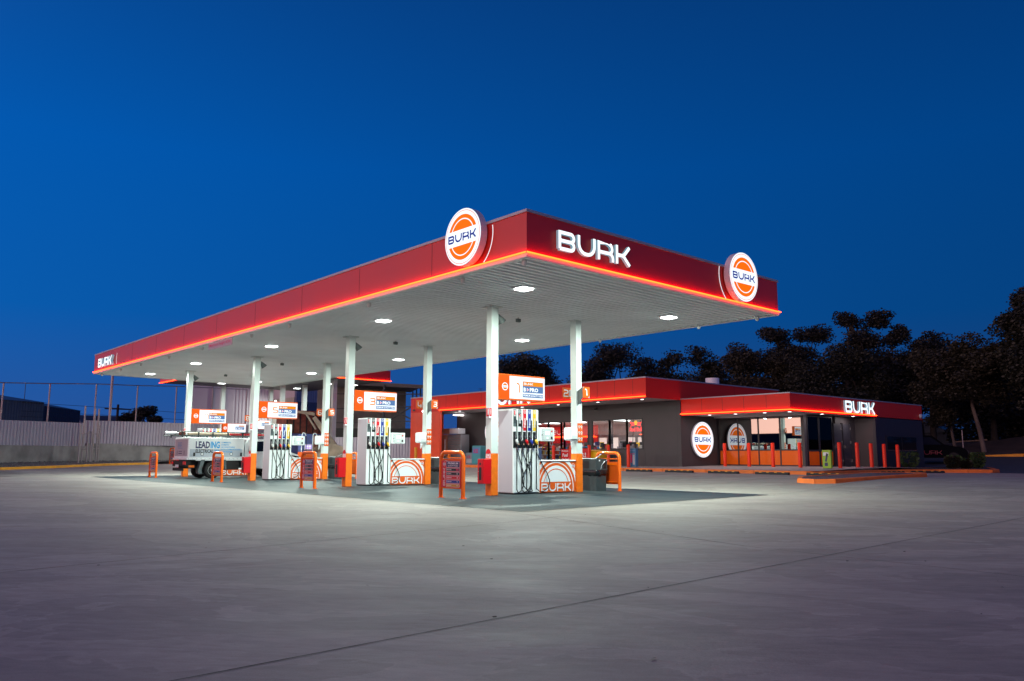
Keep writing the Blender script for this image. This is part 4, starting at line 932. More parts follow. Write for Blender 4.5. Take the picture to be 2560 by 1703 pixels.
t = empty('scrap_bin', (15.2, 39.6, gz(15, 39.6)), 'rusty red-brown scrap bin behind the third pump', 'skip bin')
mb = MB(); mb.box(-1.9, 1.6, -.8, .8, 2.2, 3.75, 'rust', .03)
for k in range(8): mb.box(-1.9+k*.48, -1.82+k*.48, -.84, -.8, 2.25, 3.7, 'track')
mb.build('bin_body', t); mb = MB(); mb.box(-1.9, 1.6, -.75, .75, .6, 2.18, 'cab_blue'); A = Art(mb, (-1.9, -.75, .6), (1, 0, 0), (0, 0, 1)); A.rect(1.7, .2, 2.9, .9, 'lavender', .004); A.ring(2.3, .55, .18, .25, 'track', .008); mb.build('truck_deck', t)
for x in (-1.4, -.2, 1.2):
    mb = MB(); mb.cyl((x, -.8, .45), (x, -.5, .45), .45, 'tyre', n=20); mb.build('wheel', t)

# ------------------------------------------------------------------ shop
sh = empty('shop_building', (22.5, 20, .45), 'low dark grey service station shop with red fascias and glowing red line', 'building')
so = (22.5, 20, .45)
WX, YS, GX, GY, FY = 22.5, 13.08, 25.74, 8.10, 7.0
def part(mb, name, par=None, off=None): return mb.build(name, par or sh, so)
ZC = 3.88
# walls
mb = MB()
def wallX(mb, x, ya, yb, z0, z1, holes, m, th=.15):
    # wall facing -X at plane x, from ya..yb with rectangular holes (y0,y1,z0,z1)
    ys_ = sorted({ya, yb, *[h[0] for h in holes], *[h[1] for h in holes]}); 
    for a, b in zip(ys_, ys_[1:]):
        c = (a+b)/2; hs = sorted([(h[2], h[3]) for h in holes if h[0] < c < h[1]]); z = z0
        for h0, h1 in hs:
            if h0 > z+.001: mb.box(x, x+th, a, b, z, h0, m)
            z = h1
        if z < z1-.001: mb.box(x, x+th, a, b, z, z1, m)
WH = [(15.55, 19.3, 1.38, 3.04), (19.5, 25.4, .52, 3.04)]
wallX(mb, WX, YS, 31.9, .3, ZC, WH, 'dark_wall'); mb.box(WX-.003, WX, 15.44, 15.452, .45, 3.1, 'frame_dark'); mb.box(WX-.002, WX, 13.3, 13.31, .45, ZC, 'frame_dark')
part(mb, 'front_wall')
mb = MB(); mb.box(WX+.15, GX+.0, YS, YS+.15, .3, ZC, 'dark_wall'); part(mb, 'sign_wall')
mb = MB(); mb.box(GX, 31.9, YS+.01, YS+.15, 3.0, ZC, 'dark_wall'); part(mb, 'upper_wall')
mb = MB(); mb.box(28.85, 31.0, GY, GY+.12, .35, 3.1, 'dark_wall'); part(mb, 'door_wall')
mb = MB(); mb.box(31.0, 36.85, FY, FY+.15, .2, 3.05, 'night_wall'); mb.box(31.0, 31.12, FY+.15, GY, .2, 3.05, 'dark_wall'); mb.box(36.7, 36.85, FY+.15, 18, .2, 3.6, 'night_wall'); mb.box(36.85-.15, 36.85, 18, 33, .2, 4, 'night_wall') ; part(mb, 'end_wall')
mb = MB(); mb.box(22.65, 36.7, 31.7, 31.85, .3, ZC, 'dark_wall'); part(mb, 'rear_wall')
# F1 fascia (big roof box)
mb = MB(); mb.box(19.78, 19.86, YS, 33.5, ZC, 4.86, 'red_shop'); y = 13.9
while y < 33.4: mb.box(19.777, 19.78, y, y+.012, ZC+.1, 4.84, 'fascia_gap'); y += 1.2
mb.build('fascia', sh, so)['label'] = 'front fascia over the shop windows'
mb = MB(); mb.box(19.86, 32, YS, YS+.08, ZC, 4.86, 'red_shop'); mb.box(27.4, 27.41, YS-.003, YS, ZC, 4.84, 'fascia_gap'); part(mb, 'fascia')
mb = MB(); mb.box(19.86, 32, YS+.08, 33.42, ZC+.05, 4.75, 'cap_metal'); part(mb, 'roof')
mb = MB(); mb.box(19.86, WX, YS+.08, 33.42, ZC-.0, ZC+.04, 'ceil_panel'); part(mb, 'eave_soffit')
mb = MB(); mb.box(19.75, 32.03, YS-.03, YS+.1, 4.86, 4.92, 'cap_metal'); mb.box(19.75, 19.9, YS+.1, 33.5, 4.86, 4.92, 'cap_metal'); part(mb, 'capping')
led([((19.73, a.y, 3.95), (19.73, b.y, 3.95)) for a, b in segs((0, YS-.02, 0), (0, 30.2, 0), 4)], sh).location = (-so[0], -so[1], -so[2])
mb = MB(); mb.box(19.78, 19.95, 30.15, 33.5, .3, ZC, 'portal'); mb.box(19.95, 22.4, 33.3, 33.5, .3, ZC, 'portal'); mb.box(19.72, 19.78, 30.12, 30.2, .3, 3.9, 'e_orange_soft') if False else None; part(mb, 'portal_panel')
# F2
mb = MB(); mb.box(22.56, 22.64, FY, YS, 3.09, 3.90, 'red_shop')
for y in (8.2, 9.4, 10.6, 11.8): mb.box(22.557, 22.56, y, y+.012, 3.2, 3.88, 'fascia_gap')
part(mb, 'fascia')
mb = MB(); mb.box(22.64, 36.95, FY, FY+.08, 3.09, 3.90, 'red_shop'); mb.box(27.35, 27.36, FY-.003, FY, 3.2, 3.88, 'fascia_gap'); part(mb, 'fascia')
mb = MB(); mb.box(22.53, 36.98, FY-.03, FY+.1, 3.90, 3.95, 'cap_metal'); mb.box(22.53, 22.67, FY+.1, YS, 3.90, 3.95, 'cap_metal'); part(mb, 'capping')
mb = MB(); mb.box(22.64, 36.9, FY+.08, YS-.003, 3.16, 3.86, 'shed_blue'); part(mb, 'roof')
mb = MB(); mb.box(22.64, GX, FY+.08, YS-.01, 3.10, 3.14, 'ceil_panel'); mb.box(GX, 36.9, FY+.08, GY, 3.10, 3.14, 'ceil_panel'); mb.box(GX-.35, GX-.12, GY-.2, YS-.01, 3.03, 3.10, 'ceil'); part(mb, 'eave_soffit')
led([((22.5, FY-.05, 3.16), (22.5, 9.3, 3.16)), ((22.5, 9.34, 3.16), (22.5, YS, 3.16))]+[((22.5, FY-.05, 3.16), (31.1, FY-.05, 3.16))], sh).location = (-so[0], -so[1], -so[2])
# glazing of the lower block
def pane_frame(pts_y, x, z0, z1, zr, name, par=None):
    for a, b in zip(pts_y, pts_y[1:]):
        mb = MB(); mb.box(x-.03, x+.05, a-.03, a+.03, z0, z1, 'frame_dark'); mb.box(x-.03, x+.05, b-.03, b+.03, z0, z1, 'frame_dark') if b == pts_y[-1] else None
        mb.box(x-.028, x+.048, min(a, b)+.03, max(a, b)-.03, z1-.05, z1, 'frame_dark'); mb.box(x-.028, x+.048, min(a, b)+.03, max(a, b)-.03, z0, z0+.06, 'frame_dark')
        if zr: mb.box(x-.028, x+.048, min(a, b)+.03, max(a, b)-.03, zr-.03, zr+.03, 'frame_dark')
        f = part(mb, 'window_frame')
        mb = MB(); mb.box(x+.0, x+.012, min(a, b)+.03, max(a, b)-.03, (zr or z0)+.03, z1-.05, 'glass_tint'); mb.build('pane', f, so)
        if zr: mb = MB(); mb.box(x-.002, x+.02, min(a, b)+.03, max(a, b)-.03, z0+.06, zr-.03, 'orange_gloss'); mb.build('kick_panel', f, so)
pane_frame([13.0, 11.85, 10.65, 9.43, 8.24], GX, .55, 3.05, 1.35, 'w')
mb = MB(); mb.box(GX-.05, GX+.2, GY-.0, GY+.12, .5, 3.1, 'dark_wall'); part(mb, 'corner_post')
# black glazing facing -Y, doors
for a, b in ((25.98, 27.1), (27.14, 28.5)):
    mb = MB(); mb.box(a, a+.06, GY-.02, GY+.06, .5, 3.05, 'frame_dark'); mb.box(b-.06, b, GY-.02, GY+.06, .5, 3.05, 'frame_dark'); mb.box(a+.06, b-.06, GY-.018, GY+.058, .5, .6, 'frame_dark'); mb.box(a+.06, b-.06, GY-.018, GY+.058, 1.28, 1.36, 'frame_dark'); mb.box(a+.06, b-.06, GY-.018, GY+.058, 2.98, 3.05, 'frame_dark'); f = part(mb, 'window_frame')
    mb = MB(); mb.box(a+.06, b-.06, GY, GY+.012, 1.36, 2.98, 'glass_black'); mb.build('pane', f, so)
    mb = MB(); mb.box(a+.06, b-.06, GY-.01, GY+.02, .6, 1.28, 'orange_gloss'); mb.build('kick_panel', f, so)
for a, b in ((28.6, 29.4), (29.55, 30.35)):
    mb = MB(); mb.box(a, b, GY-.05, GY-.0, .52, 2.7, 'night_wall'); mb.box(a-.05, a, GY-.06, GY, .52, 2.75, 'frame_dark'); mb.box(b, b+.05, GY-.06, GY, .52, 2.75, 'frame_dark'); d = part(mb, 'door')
    mb = MB(); mb.box(a+.06, a+.09, GY-.12, GY-.05, 1.45, 1.6, 'chrome'); mb.box(a+.06, a+.2, GY-.12, GY-.10, 1.45, 1.48, 'chrome')
    for z in (.75, 1.7, 2.4): mb.box(b-.03, b+.02, GY-.08, GY-.05, z, z+.14, 'chrome')
    mb.build('handle', d, so)
mb = MB(); mb.box(32.1, 35.9, FY-.03, FY, 1.28, 2.15, 'frame_dark'); f = part(mb, 'window_frame')
for a, b in ((32.2, 33.95), (34.02, 35.8)): mb = MB(); mb.box(a, b, FY-.04, FY-.031, 1.36, 2.07, 'dark_glass'); mb.box(a, b, FY-.045, FY-.03, 1.36, 1.38, 'chrome'); mb.build('pane', f, so)
mb = MB(); mb.lathe([(.12, 0), (.12, .1), (.0, .1)], (0, 0, 0), 'cam_white'); mb.v = [(36.6+a, FY-.02-c, 3.3+b) for a, b, c in mb.v]; part(mb, 'wall_lamp')
# front windows
def fwin(ys_, z0, z1):
    for a, b in zip(ys_, ys_[1:]):
        mb = MB(); x = WX
        for q in (a, b): mb.box(x-.02, x+.08, q-.035, q+.035, z0, z1, 'frame_dark')
        mb.box(x-.018, x+.078, a+.035, b-.035, z0, z0+.06, 'frame_dark'); mb.box(x-.018, x+.078, a+.035, b-.035, z1-.06, z1, 'frame_dark'); f = part(mb, 'window_frame')
        mb = MB(); mb.box(x+.03, x+.04, a+.035, b-.035, z0+.06, z1-.06, 'glass_clear'); mb.build('pane', f, so)
fwin([15.59, 16.69, 17.94, 19.26], 1.38, 3.04); fwin([19.54, 21.5, 21.75, 22.84, 23.9, 25.36], .54, 3.04)
# interior of the shop
mb = MB(); mb.box(22.66, 30, 13.25, 31.6, .50, .52, 'floor_in'); mb.box(22.66, 30, 13.25, 31.6, 3.15, 3.2, 'ceil'); mb.box(30, 30.1, 13.25, 31.6, .5, 3.2, 'ceil_panel')
mb.box(22.66, 30, 13.25, 13.3, .5, 3.2, 'ware_light'); part(mb, 'interior_shell')
mb = MB(); mb.box(29.9, 30.0, 25.7, 31.5, 1.9, 3.1, 'e_red'); mb.cyl((29.85, 25.7, 2.32), (29.85, 31, 2.32), .02, 'led'); mb.box(27.5, 27.6, 23.7, 31, 2.35, 2.85, 'e_red'); A = Art(mb, (27.5, 27.6, 2.45), (0, -1, 0), (0, 0, 1)); A.burk(0, 0, .28, 'white_print', .12, .01, gap=.3); mb.cyl((27.45, 23.7, 2.3), (27.45, 31, 2.3), .02, 'led'); part(mb, 'red_bulkhead')
mb = MB()
for y in (20.3, 21.2, 22.6, 23.6): mb.box(28.5, 28.55, y, y+.62, 1.2, 2.2, 'e_panel')
for (y, m) in ((15.4, 'e_green'), (16.0, 'e_green')): mb.box(26.4, 26.45, y+.8, y+1.25, 2.15, 2.35, m)
mb.box(24.9, 24.95, 17.4, 17.8, 2.24, 2.26, 'led'); part(mb, 'menu_screens')
mb = MB(); random.seed(51)
for i in range(70):
    y = random.uniform(17.5, 24.2); z = random.uniform(1.2, 2.0); x = random.uniform(25.4, 27.6); h = random.uniform(.08, .4); mb.box(x, x+.1, y, y+random.uniform(.08, .4), z-.3, z-.3+h, random.choice(['black_plastic', 'navy', 'black_plastic', 'white_print', 'cyan_print', 'red_print', 'lavender', 'rust', 'yellow_print', 'grey_print', 'pink_print']))
for y in (18.4, 19.2, 20.9, 22.3, 22.9): mb.cyl((25.9, y, 1.2), (25.9, y+random.uniform(-.15, .15), 3.15), .02 if y != 20.9 else .16, 'frame_dark', n=6)
part(mb, 'counter_clutter')
mb = MB(); mb.box(23.4, 24.1, 15.0, 19.2, .52, 1.35, 'frame_dark'); random.seed(12)
for i in range(26):
    y = random.uniform(15.1, 19.1); h = random.uniform(.08, .5); x = random.uniform(23.3, 23.9); mb.box(x, x+.12, y, y+random.uniform(.06, .2), 1.35, 1.35+h, random.choice(['white_print', 'black_plastic', 'red_print', 'ware_light', 'cyan_print', 'black_plastic', 'yellow_print', 'lavender']))
mb.box(23.6, 23.65, 17.0, 17.5, 1.45, 1.8, 'black_plastic'); mb.box(23.6, 23.65, 17.7, 18.15, 1.5, 1.85, 'black_plastic'); part(mb, 'counter')
for x in (24.5, 25.6):
    mb = MB(); random.seed(int(x*3))
    for z in (.55, .85, 1.12, 1.38):
        mb.box(x, x+.5, 21.6, 27.6, z-.03, z, 'white_paint'); y = 21.65
        while y < 27.5:
            wq = random.uniform(.05, .16); mb.box(x-.02, x+.1, y, y+wq-.01, z, z+random.uniform(.12, .23), random.choice(['red_print', 'yellow_print', 'cyan_print', 'white_print', 'lime', 'navy', 'pink_print', 'orange_print', 'wood'])); y += wq
    part(mb, 'shelf_unit')
for (y, tx) in ((27.4, 0), (25.6, 0), (23.2, 0), (19.6, 0), (17.0, 0)):
    mb = MB(); mb.box(25., 26.2, y, y+.25, 3.11, 3.14, 'lamp_white'); q = part(mb, 'interior_light'); area(q, (25.6-so[0], y-so[1], 3.05-so[2]), 1.0, 80 if y > 22 else 70, (1., .95, .92), 'SQUARE')
# interior of the lower block
mb = MB(); mb.box(GX+.15, 31, GY+.14, YS, .5, .52, 'floor_in'); mb.box(31, 31.1, GY+.14, YS, .5, 3, 'ware_grey'); mb.box(26.8, 30.5, YS-.06, YS+.0, .5, 3, 'ware_grey'); part(mb, 'interior_shell')
# small things on the shop
def dl(x, y, z, lab, pw=14, grp='downlights under the shop eaves'):
    global _dl
    if _dl is None:
        _dl = empty('eave_downlight', (x, y, z), lab, 'downlight', grp); mb = MB(); mb.lathe([(.11, 0), (.11, -.012), (.09, -.014)], (0, 0, 0), 'white_paint', 20); mb.build('trim', _dl)
        mb = MB(); mb.lathe([(.08, -.012), (.08, -.016), (.0, -.016)], (0, 0, 0), 'lamp_warm', 20); mb.build('diffuser', _dl); area(_dl, (0, 0, -.03), .16, pw, (1., .90, .88), 'DISK')
    else: copy_tree(_dl, (x, y, z), lab)
_dl = None
for k, y in enumerate((14.0, 17.03, 20.05, 23.07, 26.1, 29.09)): dl(20.6, y, ZC, 'round eave downlight over the front windows, %s from the corner' % ('first', 'second', 'third', 'fourth', 'fifth', 'sixth')[k])
for k, (x, y) in enumerate(((23.2, 11.8), (23.2, 10.3), (23.2, 8.7), (23.2, 7.4), (26.3, 7.45), (29.7, 7.55))): dl(x, y, 3.10, 'round eave downlight over the lower entrance, %s from the big round sign' % ('first', 'second', 'third', 'fourth', 'fifth', 'sixth')[k])
round_sign('round_logo_sign', (24.17, YS-.04, 1.885), (1, 0, 0), (0, 0, 1), .92, .1, 'large lit round logo sign on the dark wall left of the orange glazing')
round_sign('round_logo_sign', (WX-.02, 27.75, 2.55), (0, -1, 0), (0, 0, 1), .95, .1, 'round lit logo sign mostly hidden behind the nearest column')
letters((27.6, FY, 3.2), (1, 0, 0), (0, 0, 1), .59, .1, 'white lit BURK letters on the right fascia of the shop', sx=.99, gap=.17, t=.17, lift=.02)
letters((19.78, 25.25, 4.0), (0, -1, 0), (0, 0, 1), .72, .1, 'lit BURK letters on the front shop fascia behind the nearest pump sign', t=.22, lift=.02)
mb = MB()
for z, y0, y1 in ((0, -.42, .42),):
    A = Art(mb, (0, 0, 0), (0, -1, 0), (0, 0, 1)); A.text('Red Bull', -.42, -.28, .84, .24, 'e_neon_red', .0, .03)
    A.disc(0, .18, .13, 'e_neon_yel', .0, 24)
    for s_ in (-1, 1): A.poly([(s_*.42, .26), (s_*.36, .14), (s_*.2, .22), (s_*.08, .16), (s_*.1, .02), (s_*.22, .04), (s_*.38, -.02), (s_*.3, .12), (s_*.22, .12)][::s_], 'e_neon_red', .004)
tag(mb.build('neon_sign'), 'glowing red and yellow Red Bull neon in the right window pane', 'neon sign').location = (WX+.09, 16.12, 2.62)
# roof vent and antenna
mb = MB(); mb.cyl((0, 0, 0), (0, 0, .95), .41, 'alu', n=24); single(mb, 'roof_vent', (0, 0, 0), 'round metal roof vent above the red shop fascia', 'roof vent').location = (30, 16.28, 4.75)
mb = MB(); mb.box(-.7, .7, -.3, .3, 0, .12, 'cam_white', .03); single(mb, 'roof_unit', (0, 0, 0), 'flat pale roof unit on the lower shop roof', 'roof unit').location = (27.6, 11.3, 3.95)
mb = MB(); mb.cyl((0, 0, 0), (0, 0, .95), .02, 'frame_dark', n=6)
for z, w_ in ((.75, .4), (.95, .3)): mb.cyl((-w_*.5, -w_*.6, z), (w_*.5, w_*.6, z+.03), .015, 'frame_dark', n=6); mb.cyl((-w_*.3, w_*.6, z), (w_*.3, -w_*.6, z), .015, 'frame_dark', n=6)
single(mb, 'roof_antenna', (0, 0, 0), 'dark antenna on the shop roof', 'antenna').location = (25, 32.4, 4.8)
mb = MB(); mb.tube([(0, 0, 0), (-.1, 0, -.03)], [.05, .07], 'lamp_warm', 12); o = single(mb, 'wall_spotlight', (0, 0, 0), 'small bright spotlight on the orange portal panel', 'spotlight'); o.location = (19.74, 31.9, 3.95)
mb = MB(); mb.tube([(0, 0, 0), (-.1, 0, -.02)], [.05, .06], 'speaker_grey', 12); single(mb, 'wall_camera', (0, 0, 0), 'small grey camera at the left edge of the orange portal', 'camera').location = (19.74, 33.0, 4.05)
mb = MB(); mb.lathe([(.14, 0), (.14, -.03), (.1, -.1), (.03, -.14)], (0, 0, 0), 'black_plastic', 16); mb.lathe([(.06, -.06), (.05, -.13), (.01, -.16)], (0, 0, 0), 'chrome', 12); single(mb, 'eave_camera', (0, 0, 0), 'black dome camera under the eave left of the window', 'camera').location = (22.2, 18.7, 3.70)
# bollards
def make_bollard(loc, lab, grp, m='bollard_red', h=1.15, r=.085):
    mb = MB(); mb.lathe([(r, 0), (r, h-.03), (r*.85, h-.005), (0, h)], (0, 0, 0), m, 20); o = single(mb, 'bollard', (0, 0, 0), lab, 'bollard', grp); o.location = loc; return o
b0 = None
pos = [(23.85, y, .53) for y in (11.43, 10.05, 8.75, 7.36)]+[(25.25, 5.3, .52), (26.64, 5.3, .5), (28.0, 5.3, .49), (29.47, 5.3, .47)]
labs = ['red bollard at the left end of the orange glazing', 'second red bollard along the orange glazing', 'third red bollard along the orange glazing', 'red bollard before the dark corner post', 'red bollard behind the lime sign', 'red bollard in front of the shop side door', 'red bollard in front of the pale grey wall', 'red bollard nearest the garden bed']
pos.insert(4, (23.88, 5.3, .53)); labs.insert(4, 'red bollard overlapping the corner post, right of the last glazing bollard')
pos = [(23.85, 11.43, .53), (23.85, 10.05, .53), (23.85, 8.75, .53), (23.85, 7.36, .53), (25.0, 5.3, .52), (25.25+1.35, 5.3, .5), (27.95, 5.3, .49), (29.4, 5.3, .47)]
pos = [(23.85, 11.43, .53), (23.85, 10.05, .53), (23.85, 8.75, .53), (23.85, 7.36, .53), (23.88, 5.45, .52), (25.25, 5.3, .52), (26.64, 5.3, .5), (28.0, 5.3, .49), (29.47, 5.3, .47)]
labs = ['red bollard at the left end of the orange glazing', 'second red bollard along the orange glazing', 'third red bollard along the orange glazing', 'red bollard in front of the dark corner post', 'red bollard rising behind the lime green sign', 'red bollard in front of the dark side door', 'red bollard between the side door and the pale wall', 'red bollard in front of the pale grey wall', 'red bollard nearest the garden bed']
for p, l_ in zip(pos, labs):
    if b0 is None: b0 = make_bollard(p, l_, 'red bollards by the shop')
    else: copy_tree(b0, p, l_)
for k, y in enumerate((14.96, 16.31, 17.68, 19.06, 20.42, 21.81, 23.2, 24.6)):
    copy_tree(b0, (20.58, y, .46), 'red bollard before the front shop windows, %s from the building corner' % ('first', 'second', 'third', 'fourth', 'fifth', 'sixth', 'seventh', 'eighth')[k])
make_bollard((19.0, 31.68, gz(19, 31.7)), 'yellow bollard in front of the orange portal', 'yellow bollards', 'kerb_yellow', 1.25, .1)
# wheel stops
def make_ws():
    t = empty('wheel_stop', (0, 0, 0), '', 'wheel stop', 'black and yellow wheel stops')
    mb = MB(); mb.prism([(-.08, 0), (.08, 0), (.05, .1), (-.05, .1)], 'y', -.76, .76, 'wstop')
    mb.build('block', t); mb = MB()
    for y in (-.52, -.18, .18, .52): mb.prism([(-.060, .075), (-.053, .103), (.053, .103), (.060, .075)][::-1], 'y', y-.06, y+.06, 'wstop_yellow')
    mb.build('reflectors', t); return t
w0 = make_ws()
for k, (x, y, rz) in enumerate(((19.05, 13.0, 0), (19.05, 10.65, 0), (19.05, 8.3, 0), (19.05, 5.95, 0), (19.05, 3.65, 0), (27.2, 3.05, R(52)), (25.2, 3.72, R(80)))):
    o = w0 if k == 0 else copy_tree(w0); o.location = (x, y, gz(x, y)+.003); o.rotation_euler = (0, 0, rz); o['label'] = 'black and yellow wheel stop, '+('left end of the row before the dark wall', 'in front of the big round sign', 'in front of the orange glazing', 'in front of the dark corner post', 'half hidden by the tip of the traffic island', 'right end, beside the last bollard', 'behind the middle of the traffic island')[k]
# frontage items
def simple(name, x0, x1, y0, y1, z0, z1, m, lab, cat, art=None, bev=.01):
    cx, cy = (x0+x1)/2, (y0+y1)/2; t = empty(name, (cx, cy, z0), lab, cat); mb = MB(); mb.box(x0-cx, x1-cx, y0-cy, y1-cy, 0, z1-z0, m, bev); mb.build('body', t)
    if art: mb = MB(); A = Art(mb, (x0-cx, y1-cy, 0), (0, -1, 0), (0, 0, 1)); art(A, y1-y0, z1-z0); mb.build('front_panel', t)
    return t
def art_multi(A, W_, H_):
    A.rect(0, 0, W_, H_, 'red_paint', .002); A.text('Multiple', .05, H_-.16, W_*.75, .11, 'white_print', .005, .02, .15); A.text('Fuel', .1, H_-.42, W_*.6, .19, 'white_print', .005, .03, .15); A.text('Docket?', .06, H_-.62, W_*.8, .13, 'white_print', .005, .02, .15)
simple('sandwich_board', 20.95, 21.0, 19.5, 20.2, .5, 1.40, 'red_paint', 'red board reading Multiple Fuel before the shop window', 'poster board', art_multi)
def art_r(A, W_, H_):
    A.rect(0, 0, W_, H_, 'red_paint', .002); A.text('R!', W_*.3, H_*.48, W_*.55, H_*.28, 'white_print', .005, .03); A.text('SDAY', W_*.2, H_*.2, W_*.7, H_*.12, 'white_print', .005, .01)
simple('promo_board', 20.95, 21.0, 18.15, 18.95, .55, 1.43, 'red_paint', 'red promotion board right of the nearest right column', 'poster board', art_r)
def art_blue(A, W_, H_):
    A.rect(.06, H_*.7, W_-.06, H_*.72, 'pink_print', .004); A.rect(.08, .2, .2, .62, 'pink_print', .004); A.rect(.24, .1, .36, .6, 'lavender', .004); A.rect(.05, .8, W_-.05, .83, 'steel_blue', .004)
simple('blue_sign_stand', 20.75, 20.95, 14.62, 15.05, .5, 1.42, 'sign_blue', 'slim blue advertising stand below the right window', 'sign stand', art_blue)
simple('post_box', 22.38, 22.5, 15.99, 16.62, 1.02, 1.34, 'cardboard', 'small beige box fixed under the right window', 'wall box', lambda A, W_, H_: A.rect(.03, .03, W_-.03, H_-.03, 'boom', .003))
def art_lime(A, W_, H_):
    A.rrect(.05, .55, .30, .60+.1, .02, 'white_print', .004); A.poly([(.12, .3), (.2, .28), (.28, .62), (.2, .68)], 'navy', .004); A.rect(.1, .1, .25, .25, 'navy', .004)
simple('lime_sign', 23.15, 23.3, 5.5, 5.9, .52, 1.32, 'lime', 'lime green A-board standing between the bollards', 'sign stand', art_lime)
def art_gold(A, W_, H_): A.rrect(W_*.25, H_*.2, W_*.75, H_*.75, .05, 'frame_dark', .004); A.rrect(W_*.38, H_*.3, W_*.62, H_*.65, .03, 'ochre', .007)
simple('gold_sign_stand', 20.7, 20.85, 22.0, 22.38, .5, 1.45, 'ochre', 'gold advertising stand just left of the Multiple Fuel board', 'sign stand', art_gold)
def art_cyan(A, W_, H_):
    for q in (.08, .55): A.rrect(W_*q, H_*.08, W_*(q+.36), H_*.92, .03, 'cyan_print', .004); A.poly([(W_*(q+.08), H_*.1), (W_*(q+.28), H_*.1), (W_*(q+.24), H_*.45), (W_*(q+.18), H_*.6), (W_*(q+.12), H_*.45)], 'steel_blue', .007); A.disc(W_*(q+.18), H_*.5, .035, 'red_print', .01, 10)
simple('blue_drinks_stand', 21.9, 22.1, 23.0, 23.85, .5, 1.5, 'steel_blue', 'bright blue drinks display just right of the nearest pump', 'display stand', art_cyan)
def art_lav(A, W_, H_): A.rect(.03, .03, W_-.03, H_-.03, 'lavender', .003); A.poly([(W_*.2, .1), (W_*.7, .15), (W_*.6, H_*.5), (W_*.3, H_*.4)], 'pink_print', .006); A.disc(W_*.6, H_*.7, .1, 'cyan_print', .006, 14)
simple('lavender_display', 21.9, 22.1, 24.1, 24.8, .5, 1.5, 'lavender', 'lavender and pink display half hidden by the nearest pump', 'display stand', art_lav)
random.seed(8)
for (y, z, w_, h_, m, m2, lab) in ((24.5, 1.62, .45, .3, 'navy', 'red_print', 'navy poster'), (23.6, 1.6, .6, .32, 'red_print', 'ochre', 'red and ochre poster'), (23.0, 1.5, .28, .42, 'white_print', 'red_print', 'white price poster'), (21.95, 1.55, .4, .3, 'pink_print', 'white_print', 'pink poster'), (20.9, 1.62, .3, .3, 'white_print', 'red_print', 'white round-logo poster')):
    t = empty('window_poster', (22.75, y, z), lab+' hanging inside the front shop glazing', 'poster', 'posters inside the shop glazing'); mb = MB(); mb.box(0, .01, -w_, 0, 0, h_, m); mb.build('sheet', t); mb = MB(); A = Art(mb, (0, 0, 0), (0, -1, 0), (0, 0, 1)); A.rect(w_*.15, h_*.1, w_*.6, h_*.35, m2, .004); A.disc(w_*.6, h_*.62, h_*.2, m2, .004, 14); A.rect(w_*.1, h_*.8, w_*.8, h_*.9, m2, .004); mb.build('print', t)
t = empty('yellow_wheelie_bin', (21.6, 17.9, .5), 'yellow wheelie bin below the left part of the right window', 'bin'); mb = MB(); mb.prism([(-.3, 0), (.3, 0), (.38, .78), (-.38, .78)], 'x', -.35, .35, 'yellow_print'); mb.build('body', t); mb = MB(); mb.box(-.4, .4, -.42, .42, .78, .86, 'ochre', .02); mb.build('lid', t)
mb = MB(); mb.cyl((0, -.3, .1), (0, .3, .1), .1, 'tyre'); mb.build('wheel', t)
t = empty('stroller_bin', (21.5, 19.0, .5), 'dark grey trolley bin beside the yellow bin', 'bin'); mb = MB(); mb.prism([(-.25, 0), (.25, 0), (.3, .75), (-.3, .75)], 'x', -.3, .3, 'black_plastic'); mb.build('body', t); mb = MB(); mb.box(-.33, .33, -.33, .33, .75, 1.0, 'bin_grey', .05); mb.build('lid', t)
def art_ice(A, W_, H_):
    A.rect(.05, H_*.55, W_-.05, H_*.9, 'steel_blue', .003); A.text('ICE', W_*.2, H_*.6, W_*.5, H_*.2, 'pink_print', .006, .03); A.rect(.05, .06, W_-.05, H_*.5, 'ice_teal', .003)
simple('ice_freezer', 21.6, 22.3, 28.2, 29.05, .5, 1.66, 'ice_teal', 'teal ice freezer beside the grey alcove wall', 'freezer', art_ice)
def art_ice2(A, W_, H_): A.text('ICE', W_*.15, H_*.5, W_*.6, H_*.25, 'pink_print', .006, .03); A.rect(.04, .05, W_-.04, H_*.42, 'lavender', .003)
simple('ice_chest', 21.6, 22.2, 29.06, 29.7, .5, 1.21, 'ice_grey', 'low grey ice chest left of the teal freezer', 'freezer', art_ice2)
t = empty('gas_bottle_cage', (21.5, 30.4, .5), 'grey mesh gas bottle cage in the left alcove', 'gas cage'); mb = MB(); mb.box(-.35, .35, -.72, .7, 0, 1.9, 'cage', .01); mb.build('cabinet', t); mb = MB()
for i in range(13): mb.box(-.365, -.352, -.68+i*.11, -.67+i*.11, .05, 1.85, 'chrome')
for i in range(17): mb.box(-.37, -.366, -.7, .68, .08+i*.11, .09+i*.11, 'chrome')
mb.build('mesh_door', t)
t = empty('cardboard_cupboard', (21.5, 31.7, .5), 'terracotta coloured tall cupboard left of the gas cage', 'cupboard'); mb = MB(); mb.box(-.35, .35, -.54, .56, 0, 1.92, 'cardboard', .01); mb.build('body', t); mb = MB(); mb.box(-.37, -.352, -.44, .42, .1, 1.75, 'cardboard'); mb.build('door', t); mb = MB(); mb.cyl((-.4, -.35, .5), (-.4, -.35, 1.6), .03, 'white_print'); mb.build('pipe', t)
t = empty('box_stack', (21.5, 31.0, 2.45), 'pale boxed unit sitting on top of the cage and cupboard', 'box'); mb = MB(); mb.box(-.3, .3, -.95, .0, 0, .36, 'white_print', .01); mb.build('box', t); mb = MB(); mb.box(-.3, .3, .01, .85, 0, .36, 'cardboard', .01); mb.build('box', t)
